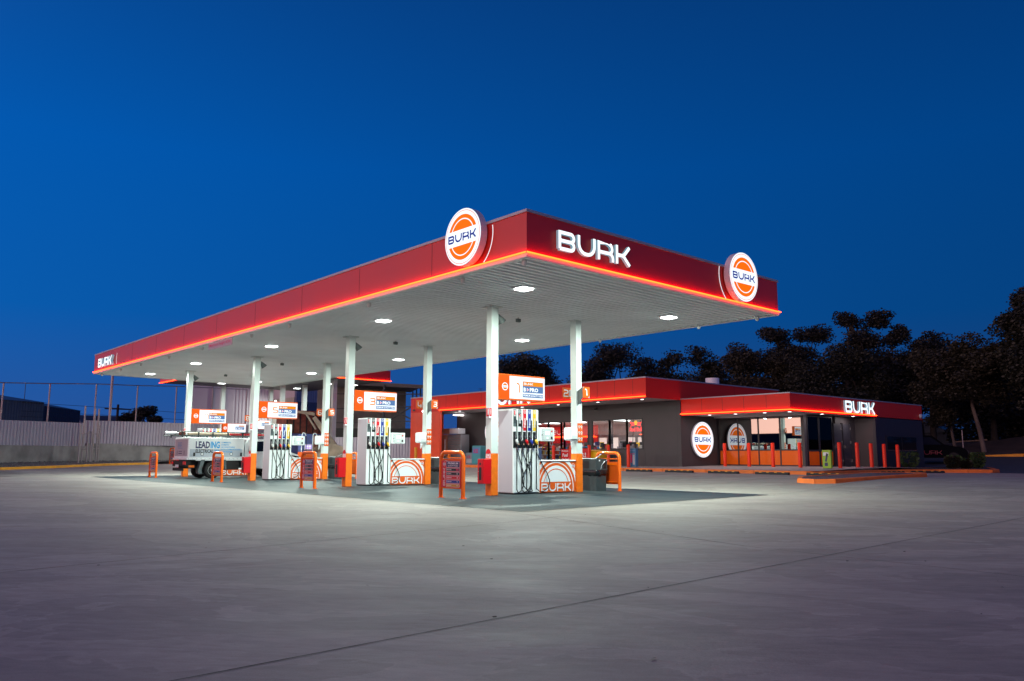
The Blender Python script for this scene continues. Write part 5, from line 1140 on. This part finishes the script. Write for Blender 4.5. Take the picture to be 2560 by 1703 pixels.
mb = MB(); mb.box(-.62, .62, -.05, .05, 0, .05, 'lamp_warm'); single(mb, 'tube_light', (0, 0, 0), 'warm tube light at the left end of the alcove ceiling', 'tube light').location = (22.3, 31.2, 3.7)

# ------------------------------------------------------------------ garden, black car
def shrub(x, y, z, r, h, lab, seed, m='shrub_green', grp='shrubs in the end garden bed', n=420):
    random.seed(seed); mb = MB()
    for i in range(n):
        a = random.uniform(0, 6.28); t_ = random.random()**.5; zz = random.random(); rr = r*t_*math.sin(math.pi*min(1, .15+.85*(1-zz)*.9+.05))**.5
        p = Vector((math.cos(a)*rr, math.sin(a)*rr, h*zz)); d = Vector((math.cos(a), math.sin(a), random.uniform(-.3, 1))).normalized(); s_ = random.uniform(.03, .07); q = d.cross(Vector((random.random(), random.random(), random.random()))).normalized()
        mb.face([p, p+q*s_+d*s_*.8, p+d*s_*2.2, p-q*s_+d*s_*.8], m)
    t = empty('garden_shrub', (x, y, z), lab, 'shrub', grp); mb.build('foliage', t); mb = MB(); mb.cyl((0, 0, 0), (0, 0, h*.5), .03, 'trunk_dark', n=6); mb.build('stem', t); return t
shrub(32.4, 6.0, .45, .48, .8, 'round dark green shrub against the dark end wall', 1)
for k, (x, y, r, h, l_) in enumerate(((31.6, 3.6, .3, .55, 'small yellow-green shrub at the left of the bed end'), (33.5, 4.2, .35, .6, 'bushy shrub near the black car'), (34.6, 4.6, .3, .4, 'low bright shrub beside the black car'), (36.6, 4.9, .3, .45, 'low dark shrub right of the black car'), (32.2, 3.2, .25, .35, 'low tuft at the kerb before the dark wall'), (35.3, 3.7, .32, .78, 'upright conifer shrub, left of the pair near the kerb tip'), (36.3, 4.1, .38, .72, 'broad conifer shrub, right of the pair near the kerb tip'))): shrub(x, y, .45, r, h, l_, 20+k, 'shrub_green' if k % 2 else 'leaf_c')
cz = gz(41, 8)
t = empty('black_car', (41.2, 8.5, cz), 'black car parked behind the garden bed with a BURK reflection painted on its side', 'car', rz=R(20))
prof = [(-2.1, .35), (-2.15, .8), (-1.95, 1.05), (-1.5, 1.6), (-1.1, 1.72), (.3, 1.7), (.95, 1.15), (1.9, .98), (2.15, .75), (2.15, .35)]
mb = MB(); mb.prism([(a, b) for a, b in prof], 'x', -.88, .88, 'car_paint'); mb.v = [(p[0], -p[1], p[2]) for p in mb.v]; mb.build('body', t)
mb = MB(); mb.prism([(-1.4, 1.15), (-1.35, 1.55), (.2, 1.6), (.8, 1.15)], 'x', -.89, .89, 'car_glass'); mb.v = [(p[0], -p[1], p[2]) for p in mb.v]; mb.build('window', t)
for sx in (-.8, .8):
    for y in (-1.4, 1.35):
        mb = MB(); mb.cyl((sx-.1, y, .34), (sx+.1, y, .34), .34, 'tyre', n=20); mb.build('wheel', t)
for sx in (-.7, .7): mb = MB(); mb.box(sx-.14, sx+.14, -2.17, -2.1, .66, .78, 'speaker_grey', .01); mb.build('headlight', t)
mb = MB(); A = Art(mb, (-.9, .5, .55), (0, -1, 0), (0, 0, 1)); A.burk(0, .0, .24, 'reflection_paint', .13, .012); mb.build('painted_reflection', t)  # dull red letters laid on the body, painted in place of a sign reflection

# ------------------------------------------------------------------ left boundary: wall with corrugated sheets
def corr(mb, p, q, z0, z1, m, pitch=.25, dep=.07):
    p = Vector(p); q = Vector(q); d = q-p; Ln = d.length; d.normalize(); n = Vector((-d.y, d.x)); k = int(Ln/pitch); vs = []; fs = []
    for i in range(k):
        for t_, o in ((0, 0), (.35, 0), (.5, dep), (.85, dep)):
            c = p+d*((i+t_)*pitch)+n*o; f_ = (i+t_)*pitch/Ln; a0 = z0[0]+(z0[1]-z0[0])*f_; a1 = z1[0]+(z1[1]-z1[0])*f_; vs += [(c.x, c.y, a0), (c.x, c.y, a1)]
    for i in range(len(vs)//2-1): fs.append((2*i, 2*i+2, 2*i+3, 2*i+1))
    mb.mesh(vs, fs, m)
bf = empty('boundary_fence', (-2, 46, 0), 'grey corrugated fence sheets on a low concrete wall along the left boundary', 'fence'); bo = (-2, 46, 0)
P_ = [(-14, 37.8), (-2.0, 46.3), (3.1, 49.5), (4.85, 50.6), (11.6, 53.3), (24, 57.2)]
mb = MB(); corr(mb, P_[0], (3.75, 49.95), (1.5, 1.62), (3.02, 3.22), 'fence_sheet'); mb.build('sheet_panel', bf, bo)
mb = MB(); corr(mb, (3.6, 50.0), P_[5], (1.7, 1.75), (3.42, 3.62), 'fence_sheet'); mb.build('sheet_panel', bf, bo)
mb = MB()
def slabwall(a, b, z0, z1, th=.2):
    a = Vector(a); b = Vector(b); d = (b-a).normalized(); n = Vector((-d.y, d.x))*th
    v = [(a.x, a.y, z0), (b.x, b.y, z0), (b.x+n.x, b.y+n.y, z0), (a.x+n.x, a.y+n.y, z0)]; v += [(x, y, z1) for x, y, _ in v]; mb.mesh(v, [(0, 1, 5, 4), (1, 2, 6, 5), (2, 3, 7, 6), (3, 0, 4, 7), (4, 5, 6, 7)], 'concrete_wall')
slabwall((-14, 37.7), (3.8, 49.85), .1, 1.62); slabwall((3.8, 49.9), (11.6, 53.15), .3, 1.82); slabwall((11.6, 53.15), (24, 57), .3, 1.82); mb.build('concrete_base', bf, bo)
gp = empty('pipe_gate_frame', (3.3, 47.6, .3), 'pale galvanised pipe posts and bars standing in front of the fence', 'pipe frame')
for (x, y, h) in ((2.62, 46.9, 2.7), (3.0, 47.7, 4.0), (3.2, 47.3, 2.25), (3.42, 47.3, 2.25), (3.62, 47.7, 3.85), (3.96, 48.1, 3.85), (4.19, 48.5, 2.75)):
    mb = MB(); mb.cyl((x-3.3, y-47.6, .1), (x-3.3, y-47.6, h), .055, 'galv', n=10); mb.build('post', gp)
mb = MB(); mb.cyl((-.1, -.3, 2.25), (.12, -.3, 2.25), .04, 'galv'); mb.cyl((-.68, -.7, 1.1), (.9, .9, 1.15), .03, 'galv'); mb.cyl((-.68, -.7, 2.1), (.9, .9, 2.15), .025, 'galv'); mb.build('rail', gp)
mf = empty('tall_netting_frame', (5, 53, 0), 'tall thin pink-lit poles with one top rail behind the boundary fence', 'fence frame'); mo = (5, 53, 0)
mp = [(-14, 41, 5.2), (-7.8, 45, 5.45), (-1.61, 49.24, 5.7), (1.57, 51.73, 6.0), (4.88, 53.05, 6.25), (8.41, 55.22, 6.47), (12.08, 57.22, 6.74), (15.85, 59.06, 6.93), (19.8, 61, 7.1)]
for x, y, z in mp: mb = MB(); mb.cyl((x, y, .3), (x, y, z), .05, 'galv', n=10); mb.build('post', mf, mo)
mb = MB(); mb.cyl((5.62, 51.83, .3), (5.62, 51.83, 6.9), .09, 'galv', n=12); mb.build('post', mf, mo)['label'] = 'taller thicker pole'
mb = MB(); mb.tube([(x, y, z) for x, y, z in mp], .035, 'galv', 8); mb.build('top_rail', mf, mo)
t = empty('storage_shed', (0, 75, 0), 'blue grey corrugated shed beyond the fence at the far left', 'shed'); o_ = (0, 75, 0)
mb = MB(); corr(mb, (-14, 58.6), (6.3, 76.3), (.2, .2), (5.7, 6.0), 'shed_blue', .35); mb.build('wall', t, o_)
mb = MB(); mb.face([(-14, 58.5, 5.68), (6.4, 76.2, 5.98), (0, 84, 7.5), (-20, 66, 7)], 'shed_dark'); mb.build('roof', t, o_)
t = empty('dark_shed', (9, 83, 0), 'dark blue lower shed right of the corrugated one', 'shed'); o_ = (9, 83, 0)
mb = MB(); corr(mb, (6.4, 80), (11.6, 85.6), (.2, .2), (5.95, 5.77), 'shed_dark', .35); mb.build('wall', t, o_); mb = MB(); mb.face([(6.3, 80, 5.93), (11.7, 85.7, 5.76), (9, 90, 6.6), (3, 84, 6.8)], 'shed_dark'); mb.build('roof', t, o_)
t = empty('house', (17, 97, 0), 'low dark house roof between the shed and the small tree', 'house'); mb = MB(); mb.box(-3, 4, -2, 2, 0, 4.5, 'shed_dark'); mb.build('wall', t); mb = MB(); mb.prism([(-2.4, 4.5), (2.4, 4.5), (0, 5.8)], 'x', -3.3, 4.3, 'shed_dark'); mb.build('roof', t)
t = empty('power_pole', (13.6, 79.7, 0), 'dark wooden power pole with crossarm beyond the fence', 'power pole'); mb = MB(); mb.cyl((0, 0, 0), (0, 0, 6.3), .16, 'trunk_dark', .12); mb.build('pole', t); mb = MB(); mb.box(-1.3, 1.3, -.06, .06, 5.75, 5.88, 'trunk_dark'); mb.build('crossarm', t)
mb = MB()
for z in (5.9, 5.1, 4.6): mb.tube([(-30, 60, z+.5), (0, 72, z-.1), (13.6, 79.7, z), (40, 92, z-.2), (70, 100, z)], .02, 'frame_dark', 5)
tag(mb.build('power_lines'), 'thin dark power lines strung across the left sky', 'power line')
mb = MB(); mb.cyl((0, 0, 0), (0, 0, 2.5), .03, 'frame_dark', n=6); mb.cyl((-.7, -.5, 2.5), (.2, .1, 2.5), .02, 'frame_dark', n=6); single(mb, 'tv_aerial', (0, 0, 0), 'thin TV aerial above the left shed roof', 'aerial').location = (4.6, 78, 5.4)
# warehouses behind the truck canopy
t = empty('grey_warehouse', (22, 68, 0), 'tall pale grey clad warehouse behind the truck canopy', 'warehouse'); o_ = (22, 68, 0)
mb = MB(); mb.face([(17.2, 68.2, 0), (20.8, 66.8, 0), (20.8, 66.8, 12), (17.2, 68.2, 12)], 'ware_light'); mb.box(18.95, 19.0, 67.3, 67.5, 0, 12, 'ware_grey'); mb.box(20.0, 20.04, 66.9, 67.1, 0, 12, 'ware_grey'); mb.build('smooth_wall', t, o_)
mb = MB(); corr(mb, (20.8, 66.8), (24.4, 65.4), (0, 0), (12, 12), 'ware_light', .32, .06); mb.build('corrugated_wall', t, o_)
mb = MB(); mb.box(24.4, 24.6, 60.5, 65.4, 0, 12, 'ware_light'); mb.box(24.35, 24.4, 60.5, 65.4, 0, 6.6, 'ware_cream'); mb.build('side_wall', t, o_)
wl = empty('wall_floodlight', (23.5, 62.8, 6.3), 'bright floodlight on the pale warehouse wall left of the third column', 'floodlight'); mb = MB(); mb.box(-.06, .06, -.07, .07, -.05, .05, 'lamp_white'); mb.build('lamp_head', wl); area(wl, (0, 0, -.15), .3, 260, (.9, 1, .92), 'SQUARE', 180, (R(20), R(20), 0))
t = empty('corrugated_warehouse', (29, 70, 0), 'lavender corrugated warehouse with grey lower wall right of the pale one', 'warehouse'); o_ = (29, 70, 0)
mb = MB(); corr(mb, (24.8, 70.5), (33.4, 72.6), (6.9, 7.0), (8.9, 9.2), 'ware_light', .34, .06); mb.build('upper_wall', t, o_)
mb = MB(); mb.face([(24.8, 70.4, 0), (33.4, 72.5, 0), (33.4, 72.5, 7), (24.8, 70.4, 6.9)], 'ware_grey'); mb.box(31.4, 31.5, 71.8, 72, 0, 7, 'frame_dark'); mb.build('lower_wall', t, o_)
w2 = copy_tree(wl, (26.2, 69.6, 7.1), 'bright floodlight behind the sign numbered 5')
for c in list(w2.children):
    if c.type == 'LIGHT': bpy.data.objects.remove(c)
# open shed at the middle
t = empty('open_steel_shed', (26, 45, 0), 'open-sided steel framed shed with dark roof right of the truck canopy', 'shed'); o_ = (26, 45, 0)
mb = MB(); mb.face([(22.8, 50.6, 7.5), (27.0, 42.0, 6.75), (31.5, 51, 6.9), (26.5, 60, 7.7)], 'shed_frame'); mb.prism([(22.8, 7.2), (27.0, 6.45), (27.0, 6.75), (22.8, 7.5)], 'y', 0, .1, 'shed_frame'); mb.v = [(x, (50.6-(x-22.8)/4.2*8.6+y if abs(y) < 1 else y), z) for x, y, z in mb.v]; mb.build('roof', t, o_)
mb = MB(); mb.face([(25.5, 58, 0), (31, 51, 0), (31, 51, 7.0), (25.5, 58, 7.6)], 'shed_in'); mb.build('back_wall', t, o_)
mb = MB()
def bar(a, b, w_=.09): mb.cyl(a, b, w_, 'shed_frame', n=6, smooth=False)
bar((26.9, 42.1, 0), (26.9, 42.1, 6.7), .16); bar((25.2, 45.6, 0), (25.2, 45.6, 6.9), .1); bar((23.0, 50.4, 0), (23.0, 50.4, 7.3), .1)
bar((25.2, 45.6, 5.2), (26.9, 42.1, 3.4), .06); bar((25.2, 45.6, 3.6), (26.9, 42.1, 5.6), .06); bar((23, 50.4, 5.0), (26.9, 42.1, 5.0), .05); bar((23, 50.4, 6.3), (26.9, 42.1, 6.0), .05); bar((23, 50.4, 3.8), (26.9, 42.1, 3.8), .05)
for k in range(1, 4): bar((26.9+k*.9, 42.1+k*1.9, 0), (26.9+k*.9, 42.1+k*1.9, 6.7), .06)
mb.build('steel_frame', t, o_)
mb = MB(); corr(mb, (18.6, 53), (27.2, 41.7), (.2, .2), (2.55, 2.45), 'fence_sheet', .25); mb.build('dado_sheets', t, o_)
mb = MB(); mb.box(-.0, .12, 0, .0, 0, 0, 'shed_frame') if False else None; mb.face([(18.8, 53.2, 2.55), (27.3, 42, 2.45), (27.3, 42, 3.2), (18.8, 53.2, 3.3)], 'track'); mb.build('dark_band', t, o_)
# dark block opposite (behind the camera, seen in the glazing reflection)
t = empty('opposite_warehouse', (-75, 60, 0), 'long dark building across the road, seen only as a reflection in the orange glazing', 'warehouse'); mb = MB(); mb.box(-5, 5, -55, 60, 0, 4.6, 'shed_dark'); mb.build('wall', t); mb = MB(); mb.box(-5.2, 5.2, -55.2, 60.2, 4.6, 5.0, 'shed_dark'); mb.build('roof', t)

# ------------------------------------------------------------------ trees
def leafcloud(mb, c, rx, ry, rz, n, m, size, droop=.5, hollow=.35):
    for i in range(n):
        while True:
            x, y, z = random.uniform(-1, 1), random.uniform(-1, 1), random.uniform(-1, 1); d = x*x+y*y+z*z
            if hollow*hollow < d < 1 or (d < 1 and random.random() < .12): break
        p = Vector((c[0]+x*rx, c[1]+y*ry, c[2]+z*rz)); a = random.uniform(0, 6.28)
        dn = Vector((math.cos(a)*.6, math.sin(a)*.6, random.uniform(-1.2, .4)*droop)).normalized(); s_ = size*random.uniform(.6, 1.35); sd = dn.cross(Vector((math.sin(a*3), math.cos(a*2), .3))).normalized()*s_*.28
        mb.face([p, p+dn*s_*.5+sd, p+dn*s_, p+dn*s_*.5-sd], m)
def tree(loc, blobs, lab, seed, trunk=None, leaves=6500, size=.42, m='leaf_a', tm='trunk_dark', tr=.28, cat='tree', clump=34, grp='dark gum trees behind the shop'):
    random.seed(seed); t = empty('gum_tree', loc, lab, cat, grp)
    tot = sum(b[3]*b[4] for b in blobs); mb = MB(); ends = []
    for (x, y, z, rx, rz) in blobs:
        ry = rx*.8; leafcloud(mb, (x, y, z), rx*.92, ry*.92, rz*.85, int((.7 if rz > 1.35 else .12)*leaves*rx*rz/tot), m, size*.78, hollow=.1); k = max(6, int(clump*rx*rz/6)); nl = int(1.7*leaves*rx*rz/tot)
        for q in range(k):
            a = random.uniform(0, 6.28); e = random.uniform(-.9, 1.); rr = random.uniform(.1, .88); ce = math.sqrt(max(0, 1-e*e)); c = (x+math.cos(a)*ce*rx*rr, y+math.sin(a)*ce*ry*rr, z+e*rz*rr); ends.append(c)
            s_ = random.uniform(.22, .46); leafcloud(mb, c, rx*s_+.3, ry*s_+.3, rz*s_*.7+.25, nl//k, m, size*.78)
    mb.build('crown', t)
    top = trunk or [(0, 0, 0), (.1, 0, blobs[0][2]*.5), (blobs[0][0], blobs[0][1], blobs[0][2])]
    mb = MB(); mb.tube(top, [tr*(1-.6*i/(len(top)-1)) for i in range(len(top))], tm, 10); mb.build('trunk', t)
    mb = MB(); random.shuffle(ends)
    for c in ends[:16]:
        s_ = Vector(top[-2]).lerp(Vector(top[-1]), random.uniform(0, 1)); c = Vector(c); mid = s_.lerp(c, .5)+Vector((random.uniform(-.4, .4), random.uniform(-.4, .4), random.uniform(-.1, .5))); mb.tube([s_, mid, c], [tr*.32, tr*.2, .03], 'trunk_dark', 6)
    mb.build('limbs', t)
    return t
# view-right direction at these trees is about (0.75,-0.66)
V = Vector((.753, -.658))
def vb(a, z, rx, rz, d=0): return (V.x*a+.658*d, V.y*a+.753*d, z, rx, rz)
BZ = lambda x, y: gz(x, y) if x < 49.6 else bankz(x, y)
tree((40.3, 44.1, 0), [vb(1.4, 6.6, 1.71, 1.56), vb(-1.4, 6.8, 1.71, 1.56), vb(-.3, 9.2, 3.05, 1.70), vb(1.7, 7.6, 1.34, 2.04), vb(-1.8, 8.4, 1.46, 1.80), vb(0, 6.6, 2.44, 1.44)], 'rounded gum tree rising behind the sign numbered 1', 31, leaves=8000, size=.3)
tree((43.4, 35.2, 0), [vb(-2.6, 6.4, 2.68, 2.16), vb(2.6, 6.4, 2.68, 2.16), vb(-.3, 9.8, 2.68, 1.60), vb(-2.2, 8.2, 1.95, 1.92), vb(2.3, 8.2, 1.95, 1.80), vb(0, 6.6, 3.90, 1.44)], 'broad gum tree right of the nearest right column', 32, leaves=11000, size=.28, m='leaf_b')
tree((47.8, 31.2, 0), [vb(-3.2, 6.6, 2.93, 2.16), vb(2.8, 7.0, 2.93, 2.40), vb(-1.4, 9.7, 1.34, 1.10), vb(.7, 9.6, 1.59, 1.20), vb(2.3, 8.6, 1.59, 1.56), vb(-2.4, 8.0, 1.95, 1.56), vb(0, 6.8, 4.15, 1.92)], 'narrow topped gum tree left of the roof vent', 33, leaves=10000, size=.28)
tree((54.6, 24.4, 0), [vb(-1.8, 11.6, 2.3, 1.0), vb(1.6, 11.8, 2.2, .9), vb(-.5, 9.6, 3.4, 1.4), vb(0, 6.8, 3.8, 1.7)], 'open flat-topped gum tree above the roof vent', 34, leaves=11000, size=.27, m='leaf_b')
tree((47.0, 23.5, 0), [vb(-1.2, 8.6, 2.2, 1.4), vb(1.8, 8.2, 2.2, 1.5), vb(0, 6.0, 3.4, 1.8)], 'brownish gum tree in front of the taller one above the shop corner', 35, leaves=13000, size=.25, m='leaf_c')
tree((54.7, 17.4, 1.0), [vb(-2.2, 11.2, 1.4, .7), vb(.2, 11.3, 1.7, .9), vb(2.2, 9.6, 1.4, 1.2), vb(-1.0, 9.4, 2.4, 1.2), vb(4.6, 8.8, 2.0, 1.4), vb(0, 7.2, 4.0, 1.8), vb(0, 4.8, 4.0, 1.8)], 'tallest open gum tree behind the BURK letters of the shop', 36, leaves=17000, size=.27, m='leaf_b')
tree((48.4, 16.9, .6), [vb(0, 7.4, 2.6, 1.5), vb(-2.8, 6.2, 2.4, 1.8), vb(2.2, 5.8, 1.8, 1.5), vb(0, 4.6, 3, 1.4)], 'dense lower gum tree behind the right end of the shop roof', 37, leaves=13000, size=.25)
tree((56.2, 13.9, 1.4), [vb(-.6, 6.9, 1.9, 1.5), vb(1.6, 6.0, 2.0, 1.8)], 'gum tree filling the gap right of the tallest one', 38, leaves=8000, size=.28, m='leaf_a')
tree((51.6, 9.2, BZ(51.6, 9.2)), [vb(-.6, 7.3, 1.9, 1.2), vb(-2.6, 6.0, 1.8, 1.6), vb(1.6, 6.4, 2.2, 1.5), vb(-1.6, 4.6, 2.2, 1.2), vb(.9, 4.4, 1.9, 1.2), vb(-3.6, 4.0, 1.2, 1.0), vb(-.2, 6.2, 1.5, 1.2, -1.5), vb(.9, 7.0, 1.3, .9, -1.2), vb(-1.2, 5.2, 1.2, .8, -1.3)], 'gum tree with pale leaning trunk on the earth bank', 39, trunk=[(.35, -.3, 0), (.18, -.15, 1.6), (-.1, .1, 3.3), (-.2, .15, 5.5), (0, 0, 7)], leaves=16000, size=.25, m='leaf_c', tm='trunk', tr=.17)
tree((53.2, 11.4, BZ(53, 11.4)), [vb(-.5, 3.0, 1.2, .9), vb(-1.5, 2.4, .8, .6)], 'small sparse brown tree left of the pale leaning trunk', 40, trunk=[(.2, -.1, 0), (0, .0, 1.4), (-.05, .1, 3.2)], leaves=2200, size=.22, m='leaf_c', tm='trunk', tr=.13)
tree((50.6, 5.2, BZ(50.6, 5.2)), [vb(.2, 10.2, 1.7, 1.3), vb(-.4, 8.8, 2.2, 1.3), vb(1.0, 7.8, 2.6, 2.0), vb(.4, 5.6, 2.8, 1.8), vb(1.6, 3.8, 2.2, 1.2)], 'very tall dense gum tree at the right edge of the photograph', 41, trunk=[(-.3, .5, 0), (-.2, .3, 3), (0, 0, 6), (.3, -.2, 9)], leaves=18000, size=.27, m='leaf_a', tm='trunk', tr=.24)
tree((59.5, 10.6, BZ(59.5, 10.6)), [vb(0, 5.0, 3.2, 2.6), vb(2.5, 4.4, 2.8, 2.4), vb(-3, 4.0, 2.2, 1.8), vb(0, 2.6, 4, 1.2)], 'dark gum filling the back between the pale trunk and the tall right tree', 42, leaves=14000, size=.32, m='leaf_b')
tree((68, 19.5, 1.5), [vb(-1, 5.6, 4.5, 2.6), vb(-5, 5.0, 4, 2.4), vb(3, 4.6, 2.4, 2.0)], 'dark far gum behind the shop end', 43, leaves=12000, size=.36, m='leaf_b')
tree((66, 8, 2.2), [vb(0, 4.6, 4.5, 2.6), vb(4, 4.0, 3, 2.4), vb(-2, 1.8, 3, 1.6)], 'dark far gum on the bank near the right edge', 46, leaves=10000, size=.4, m='leaf_a')
tree((17.1, 84, 0), [vb(.1, 5.7, 1.5, .9), vb(-1.2, 5.0, .9, .6), vb(1.8, 4.9, 1.0, .5)], 'small round dark tree beyond the left fence', 44, leaves=3500, size=.3, grp='trees beyond the left fence')
tree((36.5, 79, 0), [vb(0, 5.0, 2.2, 1.6)], 'dark distant tree between the third and second columns', 45, leaves=2500, size=.35, grp='trees beyond the left fence')
random.seed(77); mb = MB()
for (x, y, rx, rz) in ((70, 15, 3, 2.2), (68, 11.5, 3, 2.6), (67, 8, 3.4, 2.4), (66, 4.5, 3, 2.6), (64, 1.5, 3, 3.), (62, -2, 4, 3.)): leafcloud(mb, (x, y, bankz(x, y)+1.4), rx, rx, rz, 3200, 'leaf_b', .35, hollow=.1)
tag(mb.build('undergrowth'), 'dark scrub massed behind the trunks on the bank', 'scrub', kind='stuff')
t = empty('gabled_house', (73.2, 20.0, 1.9), 'dark gabled house seen past the right end of the shop', 'house'); mb = MB(); mb.box(-1.5, 3, -1.6, 3, 0, 1.4, 'shed_dark'); mb.build('wall', t); mb = MB(); mb.prism([(-1.9, 1.4), (3.3, 1.4), (.7, 2.5)], 'x', -1.8, 3.2, 'shed_blue'); mb.build('roof', t)
mb = MB(); mb.tube([(0, 0, 0), (.7, -1.1, .08), (1.1, -1.8, .14)], [.05, .045, .06], 'log', 8); single(mb, 'fallen_log', (0, 0, 0), 'pale fallen log lying on the bank between two trunks', 'log').location = (53.4, 11.3, bankz(53.4, 11)+.75)
for k, (x, y) in enumerate(((50.9, 13.4), (51.2, 10.0), (51.0, 5.8))):
    mb = MB(); mb.cyl((0, 0, 0), (0, 0, 1.7), .035, 'galv', n=8); o = single(mb, 'fence_post', (0, 0, 0), 'thin pale fence post on the bank, %s' % ('left of the leaning trunk near the car', 'just left of the pale leaning trunk', 'right of the pale leaning trunk')[k], 'fence post', 'posts on the earth bank'); o.location = (x, y, bankz(x, y)-.1)
mb = MB(); mb.cyl((0, 0, 0), (0, 0, .75), .06, 'white_print', n=10); single(mb, 'marker_post', (0, 0, 0), 'short white marker post at the right edge on the bank', 'marker post').location = (50.8, 3.0, bankz(50.8, 3.))
